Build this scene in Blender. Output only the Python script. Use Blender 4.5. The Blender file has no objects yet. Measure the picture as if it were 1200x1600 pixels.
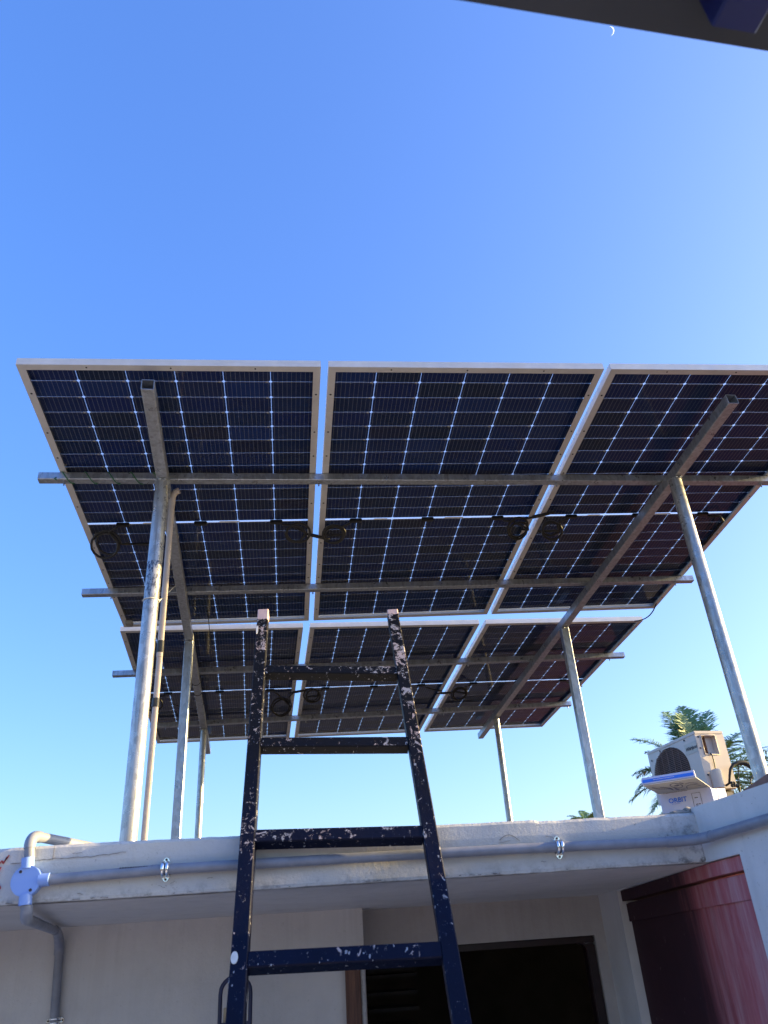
import bpy, bmesh, math, random
from mathutils import Vector, Matrix, Quaternion, noise as mnoise
random.seed(7)
S = bpy.context.scene
COL = S.collection
R = math.radians
H = 2.15                                    # eye height of the photographer above the terrace floor

# ------------------------------------------------------------------ camera
cam_d = bpy.data.cameras.new('camera')
cam = bpy.data.objects.new('camera', cam_d); COL.objects.link(cam)
cam_d.sensor_fit = 'VERTICAL'; cam_d.sensor_height = 36.0; cam_d.sensor_width = 27.0
cam_d.lens = 1205.0 / 1600 * 36
cam_d.clip_start = 0.05; cam_d.clip_end = 12000
cam.matrix_world = (Matrix.Translation((0, 0, H)) @ Matrix.Rotation(R(-6.745), 4, 'Z')
                    @ Matrix.Rotation(R(90 + 29.667), 4, 'X') @ Matrix.Rotation(R(-4.035), 4, 'Z'))
cam_d.dof.use_dof = True; cam_d.dof.focus_distance = 3.6; cam_d.dof.aperture_fstop = 7.0
S.camera = cam

# ------------------------------------------------------------------ sky, sun, exposure
SUN_EL, SUN_AZ = R(11.0), R(90.4)           # azimuth clockwise from +Y
W = bpy.data.worlds.new('World'); S.world = W; W.use_nodes = True
nt = W.node_tree; nt.nodes.clear()
sky = nt.nodes.new('ShaderNodeTexSky'); sky.sky_type = 'NISHITA'; sky.sun_disc = False
sky.sun_elevation = SUN_EL; sky.sun_rotation = SUN_AZ
sky.altitude = 0; sky.air_density = 1.0; sky.dust_density = 3.0; sky.ozone_density = 4.0
bg = nt.nodes.new('ShaderNodeBackground'); bg.inputs['Strength'].default_value = 0.15
out = nt.nodes.new('ShaderNodeOutputWorld')
hs = nt.nodes.new('ShaderNodeHueSaturation'); hs.inputs['Saturation'].default_value = 1.27; hs.inputs['Hue'].default_value = .521
gm = nt.nodes.new('ShaderNodeGamma'); gm.inputs[1].default_value = .75
nt.links.new(sky.outputs[0], gm.inputs[0]); nt.links.new(gm.outputs[0], hs.inputs['Color']); nt.links.new(hs.outputs[0], bg.inputs['Color']); nt.links.new(bg.outputs[0], out.inputs['Surface'])
sd = bpy.data.lights.new('sun', 'SUN'); sd.energy = 3.8; sd.angle = R(0.5); sd.color = (1.0, 0.72, 0.30)
sun = bpy.data.objects.new('sun', sd); COL.objects.link(sun)
sv = Vector((math.sin(SUN_AZ) * math.cos(SUN_EL), math.cos(SUN_AZ) * math.cos(SUN_EL), math.sin(SUN_EL)))
sun.rotation_euler = sv.to_track_quat('Z', 'Y').to_euler(); sun.location = (30, 0, 20)
S.view_settings.view_transform = 'Standard'; S.view_settings.look = 'None'
S.view_settings.gamma = 1.0; S.view_settings.exposure = 2.36
S.view_settings.use_curve_mapping = False
S.cycles.max_bounces = 10; S.cycles.transparent_max_bounces = 16

# ------------------------------------------------------------------ node helpers
class NT:
    def __init__(s, name):
        s.m = bpy.data.materials.new(name); s.m.use_nodes = True
        s.t = s.m.node_tree; s.b = s.t.nodes['Principled BSDF']; s.o = s.t.nodes['Material Output']
        s.co = s.t.nodes.new('ShaderNodeTexCoord')
    def n(s, typ, **kw):
        x = s.t.nodes.new(typ)
        for k, v in kw.items(): setattr(x, k, v)
        return x
    def l(s, a, b): s.t.links.new(a, b)
    def mapping(s, scale=(1, 1, 1), rot=(0, 0, 0), loc=(0, 0, 0), src='Object'):
        mp = s.n('ShaderNodeMapping')
        mp.inputs['Scale'].default_value = scale; mp.inputs['Rotation'].default_value = rot; mp.inputs['Location'].default_value = loc
        s.l(s.co.outputs[src], mp.inputs['Vector']); return mp.outputs[0]
    def noise(s, scale, detail=4, rough=.6, vec=None, dist=0):
        x = s.n('ShaderNodeTexNoise'); x.inputs['Scale'].default_value = scale; x.inputs['Detail'].default_value = detail
        x.inputs['Roughness'].default_value = rough; x.inputs['Distortion'].default_value = dist
        s.l(vec if vec is not None else s.co.outputs['Object'], x.inputs['Vector']); return x.outputs['Fac']
    def ramp(s, fac, stops, interp='LINEAR'):
        x = s.n('ShaderNodeValToRGB'); x.color_ramp.interpolation = interp
        e = x.color_ramp.elements
        while len(e) < len(stops): e.new(0.5)
        for i, (p, c) in enumerate(stops):
            e[i].position = p
            e[i].color = (c, c, c, 1) if not hasattr(c, '__len__') else (c[0], c[1], c[2], 1)
        s.l(fac, x.inputs['Fac']); return x.outputs['Color']
    def mix(s, fac, a, b, mode='MIX'):
        x = s.n('ShaderNodeMix', data_type='RGBA', blend_type=mode)
        if hasattr(fac, 'links') or hasattr(fac, 'is_linked'): s.l(fac, x.inputs[0])
        else: x.inputs[0].default_value = fac
        for v, i in ((a, 6), (b, 7)):
            if hasattr(v, 'is_linked'): s.l(v, x.inputs[i])
            else: x.inputs[i].default_value = (v[0], v[1], v[2], 1)
        return x.outputs[2]
    def math(s, op, a, b=None):
        x = s.n('ShaderNodeMath', operation=op)
        for v, i in ((a, 0), (b, 1)):
            if v is None: continue
            if hasattr(v, 'is_linked'): s.l(v, x.inputs[i])
            else: x.inputs[i].default_value = v
        return x.outputs[0]
    def xyz(s, vec=None):
        x = s.n('ShaderNodeSeparateXYZ'); s.l(vec if vec is not None else s.co.outputs['Object'], x.inputs[0]); return x.outputs
    def bump(s, h, strength=.3, dist=.01):
        x = s.n('ShaderNodeBump'); x.inputs['Strength'].default_value = strength; x.inputs['Distance'].default_value = dist
        s.l(h, x.inputs['Height']); s.l(x.outputs[0], s.b.inputs['Normal'])
    def set(s, color=None, rough=None, metal=None, spec=None):
        for v, k in ((color, 'Base Color'), (rough, 'Roughness'), (metal, 'Metallic'), (spec, 'Specular IOR Level')):
            if v is None: continue
            if hasattr(v, 'is_linked'): s.l(v, s.b.inputs[k])
            elif hasattr(v, '__len__'): s.b.inputs[k].default_value = (v[0], v[1], v[2], 1)
            else: s.b.inputs[k].default_value = v
        return s.m

def plain(name, color, rough=.5, metal=0, var=.15, scale=25, bump=0, spec=.5):
    t = NT(name)
    f = t.noise(scale, 4)
    lo = [c * (1 - var) for c in color]; hi = [min(1, c * (1 + var)) for c in color]
    c = t.mix(t.ramp(f, [(.3, 0.0), (.7, 1.0)]), lo, hi)
    if bump: t.bump(t.noise(scale * 4, 5), bump, .002)
    rr = t.ramp(t.noise(scale * 1.7, 3), [(.3, max(0, rough - .08)), (.7, min(1, rough + .08))])
    return t.set(c, rr, metal, spec)

# ------------------------------------------------------------------ materials
def m_paint_concrete(name, base, dirt_z=None, corner_x=None):
    t = NT(name)
    big = t.ramp(t.noise(2.2, 5, .65), [(.3, 0), (.72, 1)])
    c = t.mix(big, [b * .86 for b in base], [min(1, b * 1.1) for b in base])
    streak = t.noise(1.0, 5, .6, t.mapping((9, 9, .8)))
    c = t.mix(t.math('MULTIPLY', t.ramp(streak, [(.52, 0), (.75, 1)]), .35), c, [b * .6 for b in base])
    speck = t.ramp(t.noise(95, 3, .7), [(.655, 0), (.70, 1)])
    patch = t.ramp(t.noise(4.5, 4, .6), [(.45, 0), (.65, 1)])
    c = t.mix(t.math('MULTIPLY', speck, t.math('MULTIPLY', patch, .75)), c, (.09, .085, .075))
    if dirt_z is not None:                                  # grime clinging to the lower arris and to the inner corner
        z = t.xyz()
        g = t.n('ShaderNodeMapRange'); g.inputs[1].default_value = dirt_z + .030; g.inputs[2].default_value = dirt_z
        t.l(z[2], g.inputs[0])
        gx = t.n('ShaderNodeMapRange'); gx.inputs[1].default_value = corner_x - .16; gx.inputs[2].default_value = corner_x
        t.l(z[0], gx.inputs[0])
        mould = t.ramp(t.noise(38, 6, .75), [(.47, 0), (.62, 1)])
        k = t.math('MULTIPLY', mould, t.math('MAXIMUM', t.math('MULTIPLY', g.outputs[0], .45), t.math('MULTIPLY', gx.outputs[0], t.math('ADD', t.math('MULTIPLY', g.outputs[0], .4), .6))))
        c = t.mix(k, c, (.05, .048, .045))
        yel = t.ramp(t.noise(6, 4), [(.45, 0), (.7, 1)])
        c = t.mix(t.math('MULTIPLY', yel, .35), c, [base[0] * 1.02, base[1] * .93, base[2] * .74])
    hgt = t.math('ADD', t.noise(30, 6, .7), t.math('MULTIPLY', t.noise(140, 4, .7), .45))
    t.bump(hgt, .42, .006)
    return t.set(c, .9, 0, .2)
M_FASCIA = m_paint_concrete('painted_concrete', (.52, .52, .515), H + .152, 1.03)
M_RWALL = m_paint_concrete('painted_concrete_side', (.59, .585, .58))

def m_plaster(name, base):
    t = NT(name)
    v = t.noise(1.0, 6, .65, t.mapping((48, 48, 3.0)))
    c = t.mix(t.ramp(v, [(.25, 0), (.75, 1)]), [b * .965 for b in base], [b * 1.02 for b in base])
    c = t.mix(t.math('MULTIPLY', t.ramp(t.noise(7, 6, .7), [(.46, 0), (.7, 1)]), .5), c, [b * .80 for b in base])
    c = t.mix(t.math('MULTIPLY', t.ramp(t.noise(70, 3, .7), [(.66, 0), (.72, 1)]), .35), c, [b * .5 for b in base])
    c = t.mix(t.math('MULTIPLY', t.ramp(t.noise(1.6, 5, .6), [(.45, 0), (.75, 1)]), .4), c, [b * .72 for b in base])
    wz = t.n('ShaderNodeMapRange'); wz.inputs[1].default_value = H - .35; wz.inputs[2].default_value = H + .14; t.l(t.xyz()[2], wz.inputs[0])
    run = t.ramp(t.noise(1.0, 5, .7, t.mapping((16, 16, .7), (0, 0, 0), (2, 0, 0))), [(.50, 0), (.68, 1)])
    c = t.mix(t.math('MULTIPLY', t.math('MULTIPLY', wz.outputs[0], run), .2), c, [base[0] * .55, base[1] * .52, base[2] * .47])
    t.bump(t.math('ADD', t.math('MULTIPLY', v, .5), t.math('ADD', t.noise(14, 5, .6), t.noise(60, 5, .7))), .3, .005)
    return t.set(c, .8, 0, .25)
M_PLASTER = m_plaster('wall_plaster', (.555, .545, .54))
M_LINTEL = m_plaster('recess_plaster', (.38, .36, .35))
M_SOFFIT = m_plaster('soffit_concrete', (.58, .555, .525))

def m_roof():
    t = NT('roof_screed')
    x = t.xyz()
    f = t.n('ShaderNodeMapRange'); f.inputs[1].default_value = 2.3; f.inputs[2].default_value = 3.3; t.l(x[0], f.inputs[0])
    nn = t.noise(1.8, 6, .65)
    grey = t.mix(nn, (.06, .058, .06), (.10, .09, .088))
    red = t.mix(nn, (.09, .03, .04), (.14, .052, .06))
    t.bump(t.noise(40, 5, .7), .4, .01)
    return t.set(t.mix(f.outputs[0], grey, red), .85, 0, .2)
M_ROOF = m_roof()

def m_galv(name, base=(.50, .50, .49), metal=.85, rough=.42, dirt=.5, scale=1.0):
    t = NT(name)
    sp = t.n('ShaderNodeTexVoronoi'); sp.inputs['Scale'].default_value = 70 * scale
    t.l(t.mapping((1, 1, .45)), sp.inputs['Vector'])
    sc = t.n('ShaderNodeSeparateColor'); t.l(sp.outputs['Color'], sc.inputs[0])
    c = t.mix(sc.outputs[0], [b * .78 for b in base], [min(1, b * 1.12) for b in base])
    st = t.noise(1.0, 5, .7, t.mapping((55, 55, 2.5)))
    c = t.mix(t.math('MULTIPLY', t.ramp(st, [(.5, 0), (.68, 1)]), dirt), c, (.19, .18, .17))
    sm = t.ramp(t.noise(120, 3, .7), [(.66, 0), (.72, 1)])
    c = t.mix(t.math('MULTIPLY', sm, .6), c, (.12, .10, .08))
    rr = t.ramp(t.noise(18, 5, .7), [(.3, rough - .12), (.7, rough + .16)])
    t.bump(t.noise(60, 5), .08, .002)
    return t.set(c, rr, metal)
M_GALV = m_galv('galvanised_pipe', (.40, .405, .41), .6, .30, .7)
M_GALV_SQ = m_galv('galvanised_square_tube', (.41, .44, .48), .7, .36, .4)
M_GALV_DK = m_galv('weathered_steel_rail', (.37, .405, .45), .7, .34, .45)
def m_navy_smear():
    t = NT('navy_paint_smear')
    f = t.ramp(t.noise(1.0, 6, .8, t.mapping((110, 110, 40))), [(.50, 0), (.56, 1)])
    t.set(t.mix(t.noise(40), (.008, .012, .05), (.02, .035, .12)), .4)
    tr = t.n('ShaderNodeBsdfTransparent'); mx = t.n('ShaderNodeMixShader')
    z = t.xyz()
    a = t.n('ShaderNodeMapRange'); a.inputs[1].default_value = .90; a.inputs[2].default_value = 1.16; t.l(z[2], a.inputs[0])
    k = t.math('MULTIPLY', a.outputs[0], f)
    t.l(k, mx.inputs[0]); t.l(tr.outputs[0], mx.inputs[1]); t.l(t.b.outputs[0], mx.inputs[2]); t.l(mx.outputs[0], t.o.inputs['Surface'])
    return t.m
M_SMEAR = m_navy_smear()

M_ALU = plain('anodised_frame', (.58, .57, .55), .42, .4, .07, 14)
M_BLACK = plain('black_plastic', (.004, .004, .0045), .5, 0, .2)
M_DARK = plain('dark_hole', (.006, .006, .006), .9, 0, .1)
M_LABEL = plain('white_label', (.62, .61, .58), .6, 0, .08, 60)

def m_cell():
    t = NT('silicon_cell')
    x = t.xyz()
    u = t.math('ADD', t.math('MULTIPLY', x[0], 10 / .182), .0)
    fr = t.math('ABSOLUTE', t.math('SUBTRACT', t.math('FRACT', u), .5))
    bus = t.math('LESS_THAN', fr, .045)
    v = t.math('FRACT', t.math('MULTIPLY', x[1], 24 / .091))
    fing = t.math('MULTIPLY', t.math('LESS_THAN', v, .18), .10)
    oi = t.n('ShaderNodeObjectInfo')
    tint = t.ramp(oi.outputs['Random'], [(0, (.001, .010, .075)), (.35, (.002, .012, .060)), (.6, (.003, .011, .036)), (.8, (.002, .018, .100)), (1, (.007, .010, .030))])
    c = t.mix(t.math('MAXIMUM', t.math('MULTIPLY', bus, .55), fing), tint, (.20, .22, .27))
    return t.set(c, .5, 0, .04)
M_CELL = m_cell()
def m_glass():
    t = NT('solar_glass')
    t.t.nodes.remove(t.b)
    tr = t.n('ShaderNodeBsdfTransparent'); tr.inputs[0].default_value = (.97, .985, .98, 1)
    gl = t.n('ShaderNodeBsdfGlossy'); gl.inputs['Roughness'].default_value = .035
    fz = t.n('ShaderNodeFresnel'); fz.inputs[0].default_value = 1.30
    mx = t.n('ShaderNodeMixShader')
    ge = t.n('ShaderNodeNewGeometry')
    t.l(t.math('MULTIPLY', fz.outputs[0], t.math('SUBTRACT', 1.0, ge.outputs['Backfacing'])), mx.inputs[0]); tl = t.n('ShaderNodeBsdfTranslucent'); tl.inputs[0].default_value = (.95, .97, 1, 1); m1 = t.n('ShaderNodeMixShader'); m1.inputs[0].default_value = .12
    t.l(tr.outputs[0], m1.inputs[1]); t.l(tl.outputs[0], m1.inputs[2]); t.l(m1.outputs[0], mx.inputs[1]); t.l(gl.outputs[0], mx.inputs[2]); t.l(mx.outputs[0], t.o.inputs['Surface'])
    return t.m
M_GLASS = m_glass()

def m_ladder():
    t = NT('paint_splashed_navy')
    navy = t.mix(t.noise(14, 5), (.001, .002, .011), (.0015, .004, .024))
    z = t.xyz()
    up = t.n('ShaderNodeMapRange'); up.inputs[1].default_value = H - .1; up.inputs[2].default_value = H + 1.0; t.l(z[2], up.inputs[0])
    # paint turns blacker and more worn towards the upper end
    up2 = t.n('ShaderNodeMapRange'); up2.inputs[1].default_value = H + .2; up2.inputs[2].default_value = H + .55; t.l(z[2], up2.inputs[0])
    c = t.mix(t.math('MULTIPLY', up2.outputs[0], .92), navy, (.0045, .004, .004))
    bare = t.noise(1.0, 7, .75, t.mapping((48, 48, 34)), .9)
    geo = t.n('ShaderNodeNewGeometry'); nzz = t.xyz(geo.outputs['Normal'])[2]
    face = t.n('ShaderNodeMapRange'); face.inputs[1].default_value = .1; face.inputs[2].default_value = .5; t.l(nzz, face.inputs[0])
    blot = t.ramp(t.noise(4.5, 4, .6, t.mapping((1, 1, 1), (0, 0, 0), (4, 2, 1))), [(.42, 0), (.6, 1)])
    wear = t.math('MULTIPLY', t.math('MULTIPLY', up.outputs[0], face.outputs[0]), t.math('ADD', t.math('MULTIPLY', blot, .15), .025))
    thr = t.math('SUBTRACT', .638, wear)
    k = t.math('MULTIPLY', t.math('GREATER_THAN', bare, thr), .85)
    c = t.mix(k, c, t.mix(t.ramp(t.noise(9, 2), [(.42, 0), (.6, 1)]), (.36, .35, .37), (.50, .40, .38)))
    vor = t.n('ShaderNodeTexVoronoi'); vor.inputs['Scale'].default_value = 42; wob = t.n('ShaderNodeVectorMath', operation='ADD'); nzc = t.n('ShaderNodeTexNoise'); nzc.inputs['Scale'].default_value = 55; nzc.inputs['Detail'].default_value = 4; t.l(t.co.outputs['Object'], nzc.inputs['Vector'])
    wsc = t.n('ShaderNodeVectorMath', operation='SCALE'); wsc.inputs['Scale'].default_value = .022; t.l(nzc.outputs['Color'], wsc.inputs[0]); t.l(t.mapping((1, 1, .6)), wob.inputs[0]); t.l(wsc.outputs[0], wob.inputs[1]); t.l(wob.outputs[0], vor.inputs['Vector'])
    clump = t.ramp(t.noise(5.5, 3, .6), [(.42, .25), (.62, 1)])
    cs = t.n('ShaderNodeSeparateColor'); t.l(vor.outputs['Color'], cs.inputs[0])
    dot = t.math('LESS_THAN', vor.outputs['Distance'], t.math('MULTIPLY', t.math('POWER', cs.outputs[0], 5.0), t.math('MULTIPLY', clump, .30)))
    c = t.mix(t.math('MULTIPLY', dot, .85), c, t.mix(cs.outputs[1], (.38, .37, .38), (.60, .58, .56)))
    vor2 = t.n('ShaderNodeTexVoronoi'); vor2.inputs['Scale'].default_value = 130; t.l(wob.outputs[0], vor2.inputs['Vector'])
    cs2 = t.n('ShaderNodeSeparateColor'); t.l(vor2.outputs['Color'], cs2.inputs[0])
    dot2 = t.math('LESS_THAN', vor2.outputs['Distance'], t.math('MULTIPLY', t.math('POWER', cs2.outputs[1], 6.0), t.math('MULTIPLY', clump, .45)))
    c = t.mix(t.math('MULTIPLY', dot2, .7), c, (.40, .41, .45))
    scr = t.ramp(t.noise(1.0, 4, .7, t.mapping((150, 150, 5), (.25, .1, .3))), [(.66, 0), (.70, 1)])
    c = t.mix(t.math('MULTIPLY', scr, .35), c, (.22, .25, .36))
    tip = t.n('ShaderNodeMapRange'); tip.inputs[1].default_value = H + .985; tip.inputs[2].default_value = H + 1.05; t.l(z[2], tip.inputs[0])
    kt = t.math('GREATER_THAN', t.math('ADD', tip.outputs[0], t.math('MULTIPLY', t.noise(60, 4), .7)), .95)
    c = t.mix(kt, c, (.52, .38, .36))
    t.bump(t.math('ADD', bare, t.noise(90, 4)), .25, .003)
    return t.set(c, t.ramp(t.noise(30, 4), [(.3, .42), (.7, .62)]), 0, .18)
M_LADDER = m_ladder()

M_PVC = plain('grey_pvc', (.21, .225, .27), .42, 0, .16, 22, .04)
M_PVC_BLUE = plain('pale_blue_pvc', (.22, .35, .72), .35, 0, .05, 12)
M_PVC_WARM = plain('beige_pvc', (.42, .36, .33), .5, 0, .1, 16)
M_CHROME = plain('zinc_plated', (.78, .80, .82), .16, 1, .05, 30)
M_CRACK = plain('crack_line', (.22, .205, .185), .95, 0, .3)
M_SCRIB = plain('red_scribble', (.36, .05, .045), .8, 0, .35, 90)
def m_wood():
    t = NT('old_brown_wood')
    g = t.noise(1.0, 6, .7, t.mapping((70, 40, 3.2)))
    c = t.ramp(g, [(.3, (.035, .018, .016)), (.5, (.12, .055, .035)), (.7, (.21, .11, .065))])
    t.bump(g, .4, .004)
    return t.set(c, .7)
M_WOOD = m_wood()
def m_reddoor():
    t = NT('worn_red_door_paint')
    br = t.noise(1.0, 7, .72, t.mapping((5, 26, 3.2), (R(9), 0, 0)))
    c = t.mix(t.ramp(br, [(.35, 0), (.66, 1)]), (.36, .080, .095), (.48, .17, .18))
    pale = t.ramp(t.noise(1.0, 7, .7, t.mapping((5, 21, 2.4), (R(12), 0, 0), (3, 1, 0))), [(.46, 0), (.72, 1)])
    c = t.mix(t.math('MULTIPLY', pale, .55), c, (.60, .46, .46))
    y = t.xyz()
    # old dark primer left on the hinge side, brushed out to a ragged edge
    d = t.math('ADD', y[1], t.math('MULTIPLY', t.math('SUBTRACT', t.noise(1.0, 6, .7, t.mapping((3, 26, 3))), .5), .22))
    mr = t.n('ShaderNodeMapRange'); mr.interpolation_type = 'SMOOTHSTEP'
    mr.inputs[1].default_value = -.80; mr.inputs[2].default_value = -.56; t.l(d, mr.inputs[0])
    c = t.mix(mr.outputs[0], c, t.mix(t.noise(5, 3), (.026, .011, .016), (.050, .018, .026)))
    sp = t.ramp(t.noise(1.0, 3, .6, t.mapping((60, 95, 32))), [(.71, 0), (.74, 1)])
    c = t.mix(t.math('MULTIPLY', sp, .5), c, (.30, .24, .25))
    t.bump(br, .2, .003)
    return t.set(c, .72, 0, .25)
M_REDDOOR = m_reddoor()
M_MAROON = plain('dark_maroon_paint', (.012, .0035, .0045), .45, 0, .5, 16, .2)
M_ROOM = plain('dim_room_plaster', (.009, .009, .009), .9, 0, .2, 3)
M_NAVYTUBE = plain('navy_tube_paint', (.008, .014, .06), .35, 0, .3, 20)
M_BEIGE = plain('beige_slat', (.30, .26, .18), .6, 0, .35, 18)
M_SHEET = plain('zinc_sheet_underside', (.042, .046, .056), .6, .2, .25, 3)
M_BLUEBEAM = plain('blue_steel_paint', (.008, .012, .085), .4, 0, .2, 8)
M_AC = plain('cream_enamel', (.60, .53, .44), .4, 0, .04, 5)
M_ACDK = plain('grille_dark', (.035, .025, .022), .7, 0, .4, 30)
M_ACFIN = plain('rusty_fins', (.09, .055, .045), .6, .3, .4, 40)
M_BADGE = plain('badge_beige', (.50, .47, .38), .4, 0, .05)
M_INK = plain('dark_print', (.03, .03, .035), .6, 0, .1)
M_BOX = plain('white_carton', (.56, .56, .70), .55, 0, .05, 14)
M_BOXBLUE = plain('blue_print', (.03, .17, .72), .5, 0, .1, 20)
M_BOXGREY = plain('carton_inner', (.30, .295, .29), .7, 0, .06, 14)
M_HOSE = plain('black_foam_hose', (.02, .02, .021), .8, 0, .3, 60)
M_GREEN = plain('green_wire', (.02, .12, .05), .5, 0, .2)
M_STRING = plain('white_string', (.62, .60, .55), .8, 0, .1)
M_TAPE = plain('black_tape', (.02, .02, .02), .5, 0, .2)
M_CONC = plain('rough_concrete', (.26, .25, .23), .95, 0, .3, 12, .6, .2)
M_FLOOR = plain('terrace_screed', (.53, .52, .51), .9, 0, .2, 2, .3, .2)
M_GROUND = plain('dry_earth', (.16, .13, .09), .95, 0, .35, .02, 0, .1)
M_TRUNK = plain('palm_bark', (.20, .17, .13), .9, 0, .3, 3, .5)
def m_leaf(name, a, b):
    t = NT(name)
    c = t.mix(t.noise(.9, 4), a, b)
    t.set(c, .42, 0, .5)
    return t.m
M_FROND = m_leaf('palm_leaf', (.065, .13, .040), (.17, .27, .085))
M_FROND_DRY = m_leaf('palm_leaf_yellowing', (.14, .12, .045), (.26, .20, .09))
def m_moon():
    t = NT('moon_glow'); t.t.nodes.remove(t.b)
    e = t.n('ShaderNodeEmission'); e.inputs[0].default_value = (1, .98, .94, 1); e.inputs[1].default_value = .54
    t.l(e.outputs[0], t.o.inputs['Surface']); return t.m
M_MOON = m_moon()

# ------------------------------------------------------------------ mesh helpers
class MB:
    def __init__(s): s.v = []; s.f = []; s.sm = []
    def add(s, vs, fs, smooth=False):
        o = len(s.v); s.v += [Vector(v) for v in vs]; s.f += [tuple(i + o for i in f) for f in fs]; s.sm += [smooth] * len(fs); return s
    def box(s, c, d, rot=None):
        hx, hy, hz = d[0] / 2, d[1] / 2, d[2] / 2
        vs = [Vector((x, y, z)) for x in (-hx, hx) for y in (-hy, hy) for z in (-hz, hz)]
        if rot is not None: vs = [rot @ v for v in vs]
        c = Vector(c)
        return s.add([v + c for v in vs], [(0, 1, 3, 2), (4, 6, 7, 5), (0, 4, 5, 1), (2, 3, 7, 6), (0, 2, 6, 4), (1, 5, 7, 3)])
    def hexa(s, b, t):                                       # bottom quad + top quad
        return s.add(list(b) + list(t), [(3, 2, 1, 0), (4, 5, 6, 7), (0, 1, 5, 4), (1, 2, 6, 5), (2, 3, 7, 6), (3, 0, 4, 7)])
    def tube(s, pts, r, n=10, cap=True, closed=False, flat=None):
        pts = [Vector(p) for p in pts]; m = len(pts)
        rs = r if hasattr(r, '__len__') else [r] * m
        T = []
        for i in range(m):
            a = pts[i - 1] if (i or closed) else pts[i]; b = pts[(i + 1) % m] if (i < m - 1 or closed) else pts[i]
            T.append((b - a).normalized())
        u = T[0].orthogonal().normalized(); vs = []
        for i in range(m):
            if i: u = (T[i - 1].rotation_difference(T[i]) @ u)
            u = (u - T[i] * u.dot(T[i])).normalized(); w = T[i].cross(u)
            for k in range(n):
                a = 2 * math.pi * k / n
                vs.append(pts[i] + (u * math.cos(a) + w * math.sin(a)) * rs[i])
        fs = []
        for i in range(m if closed else m - 1):
            j = (i + 1) % m
            for k in range(n):
                k2 = (k + 1) % n; fs.append((i * n + k, i * n + k2, j * n + k2, j * n + k))
        s.add(vs, fs, True)
        if cap and not closed:
            s.add(vs[:n], [tuple(range(n - 1, -1, -1))]); s.add(vs[-n:], [tuple(range(n))])
        return s
    def hollow(s, p0, p1, w, h, up=(0, 0, 1), t=.0022):      # open-ended rectangular tube
        p0, p1 = Vector(p0), Vector(p1); d = (p1 - p0).normalized()
        up = Vector(up); x = d.cross(up).normalized(); z = x.cross(d).normalized()
        c = .0025                                            # softened arrises
        def ring(p, w, h, c):
            q = [(-w / 2 + c, -h / 2), (w / 2 - c, -h / 2), (w / 2, -h / 2 + c), (w / 2, h / 2 - c), (w / 2 - c, h / 2), (-w / 2 + c, h / 2), (-w / 2, h / 2 - c), (-w / 2, -h / 2 + c)]
            return [p + x * a + z * b for a, b in q]
        A, B = ring(p0, w, h, c), ring(p1, w, h, c); a, b = ring(p0, w - 2 * t, h - 2 * t, .001), ring(p1, w - 2 * t, h - 2 * t, .001)
        n = 8; vs = A + B + a + b; fs = []
        for k in range(n):
            j = (k + 1) % n
            fs += [(k, j, n + j, n + k), (2 * n + j, 2 * n + k, 3 * n + k, 3 * n + j), (j, k, 2 * n + k, 2 * n + j), (n + k, n + j, 3 * n + j, 3 * n + k)]
        return s.add(vs, fs)
    def disc(s, c, nrm, r, th, n=20, sx=1.0, up=None):       # short cylinder centred on c
        nrm = Vector(nrm).normalized(); u = (Vector(up) if up else nrm.orthogonal()); u = (u - nrm * u.dot(nrm)).normalized(); w = nrm.cross(u); c = Vector(c)
        a = [c - nrm * th / 2 + (u * math.cos(2 * math.pi * k / n) + w * sx * math.sin(2 * math.pi * k / n)) * r for k in range(n)]
        b = [p + nrm * th for p in a]
        fs = [tuple(range(n - 1, -1, -1)), tuple(range(n, 2 * n))] + [(k, (k + 1) % n, n + (k + 1) % n, n + k) for k in range(n)]
        return s.add(a + b, fs)
    def ribbon(s, pts, w, nrm, th=.0008):                    # thin flat line lying on a surface
        pts = [Vector(p) for p in pts]; nrm = Vector(nrm).normalized()
        vs = []; fs = []
        for i, p in enumerate(pts):
            a = pts[max(0, i - 1)]; b = pts[min(len(pts) - 1, i + 1)]
            sd_ = (b - a).cross(nrm).normalized() * (w / 2 * random.uniform(.6, 1.3))
            vs += [p - sd_, p + sd_, p + sd_ + nrm * th, p - sd_ + nrm * th]
        for i in range(len(pts) - 1):
            a, b = 4 * i, 4 * i + 4
            fs += [(a, a + 1, b + 1, b), (a + 1, a + 2, b + 2, b + 1), (a + 2, a + 3, b + 3, b + 2), (a + 3, a, b, b + 3)]
        return s.add(vs, fs)
    def build(s, name, mat, parent=None, label=None, bevel=0, kind=None, fixn=True):
        me = bpy.data.meshes.new(name)
        off = Vector((0, 0, 0)) if parent is None else ROOT(parent)
        me.from_pydata([tuple(v - off) for v in s.v], [], s.f)
        me.polygons.foreach_set('use_smooth', s.sm)
        bm = bmesh.new(); bm.from_mesh(me)
        if bevel:
            bmesh.ops.remove_doubles(bm, verts=bm.verts, dist=1e-6)
            bmesh.ops.bevel(bm, geom=list(bm.edges), offset=bevel, segments=2, affect='EDGES', clamp_overlap=True)
        if fixn: bmesh.ops.recalc_face_normals(bm, faces=bm.faces)
        bm.to_mesh(me); bm.free()
        me.materials.append(mat); me.update()
        o = bpy.data.objects.new(name, me); COL.objects.link(o)
        if parent is not None: o.parent = parent
        if label: o['label'] = label
        if kind: o['kind'] = kind
        return o
def ROOT(o):
    p = Vector((0, 0, 0))
    while o is not None:
        p += o.location; o = o.parent
    return p
def thing(name, label, cat, loc=(0, 0, 0), group=None):
    o = bpy.data.objects.new(name, None); COL.objects.link(o); o.location = loc; o.empty_display_size = .1
    o['label'] = label; o['category'] = cat
    if group: o['group'] = group
    return o
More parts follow.
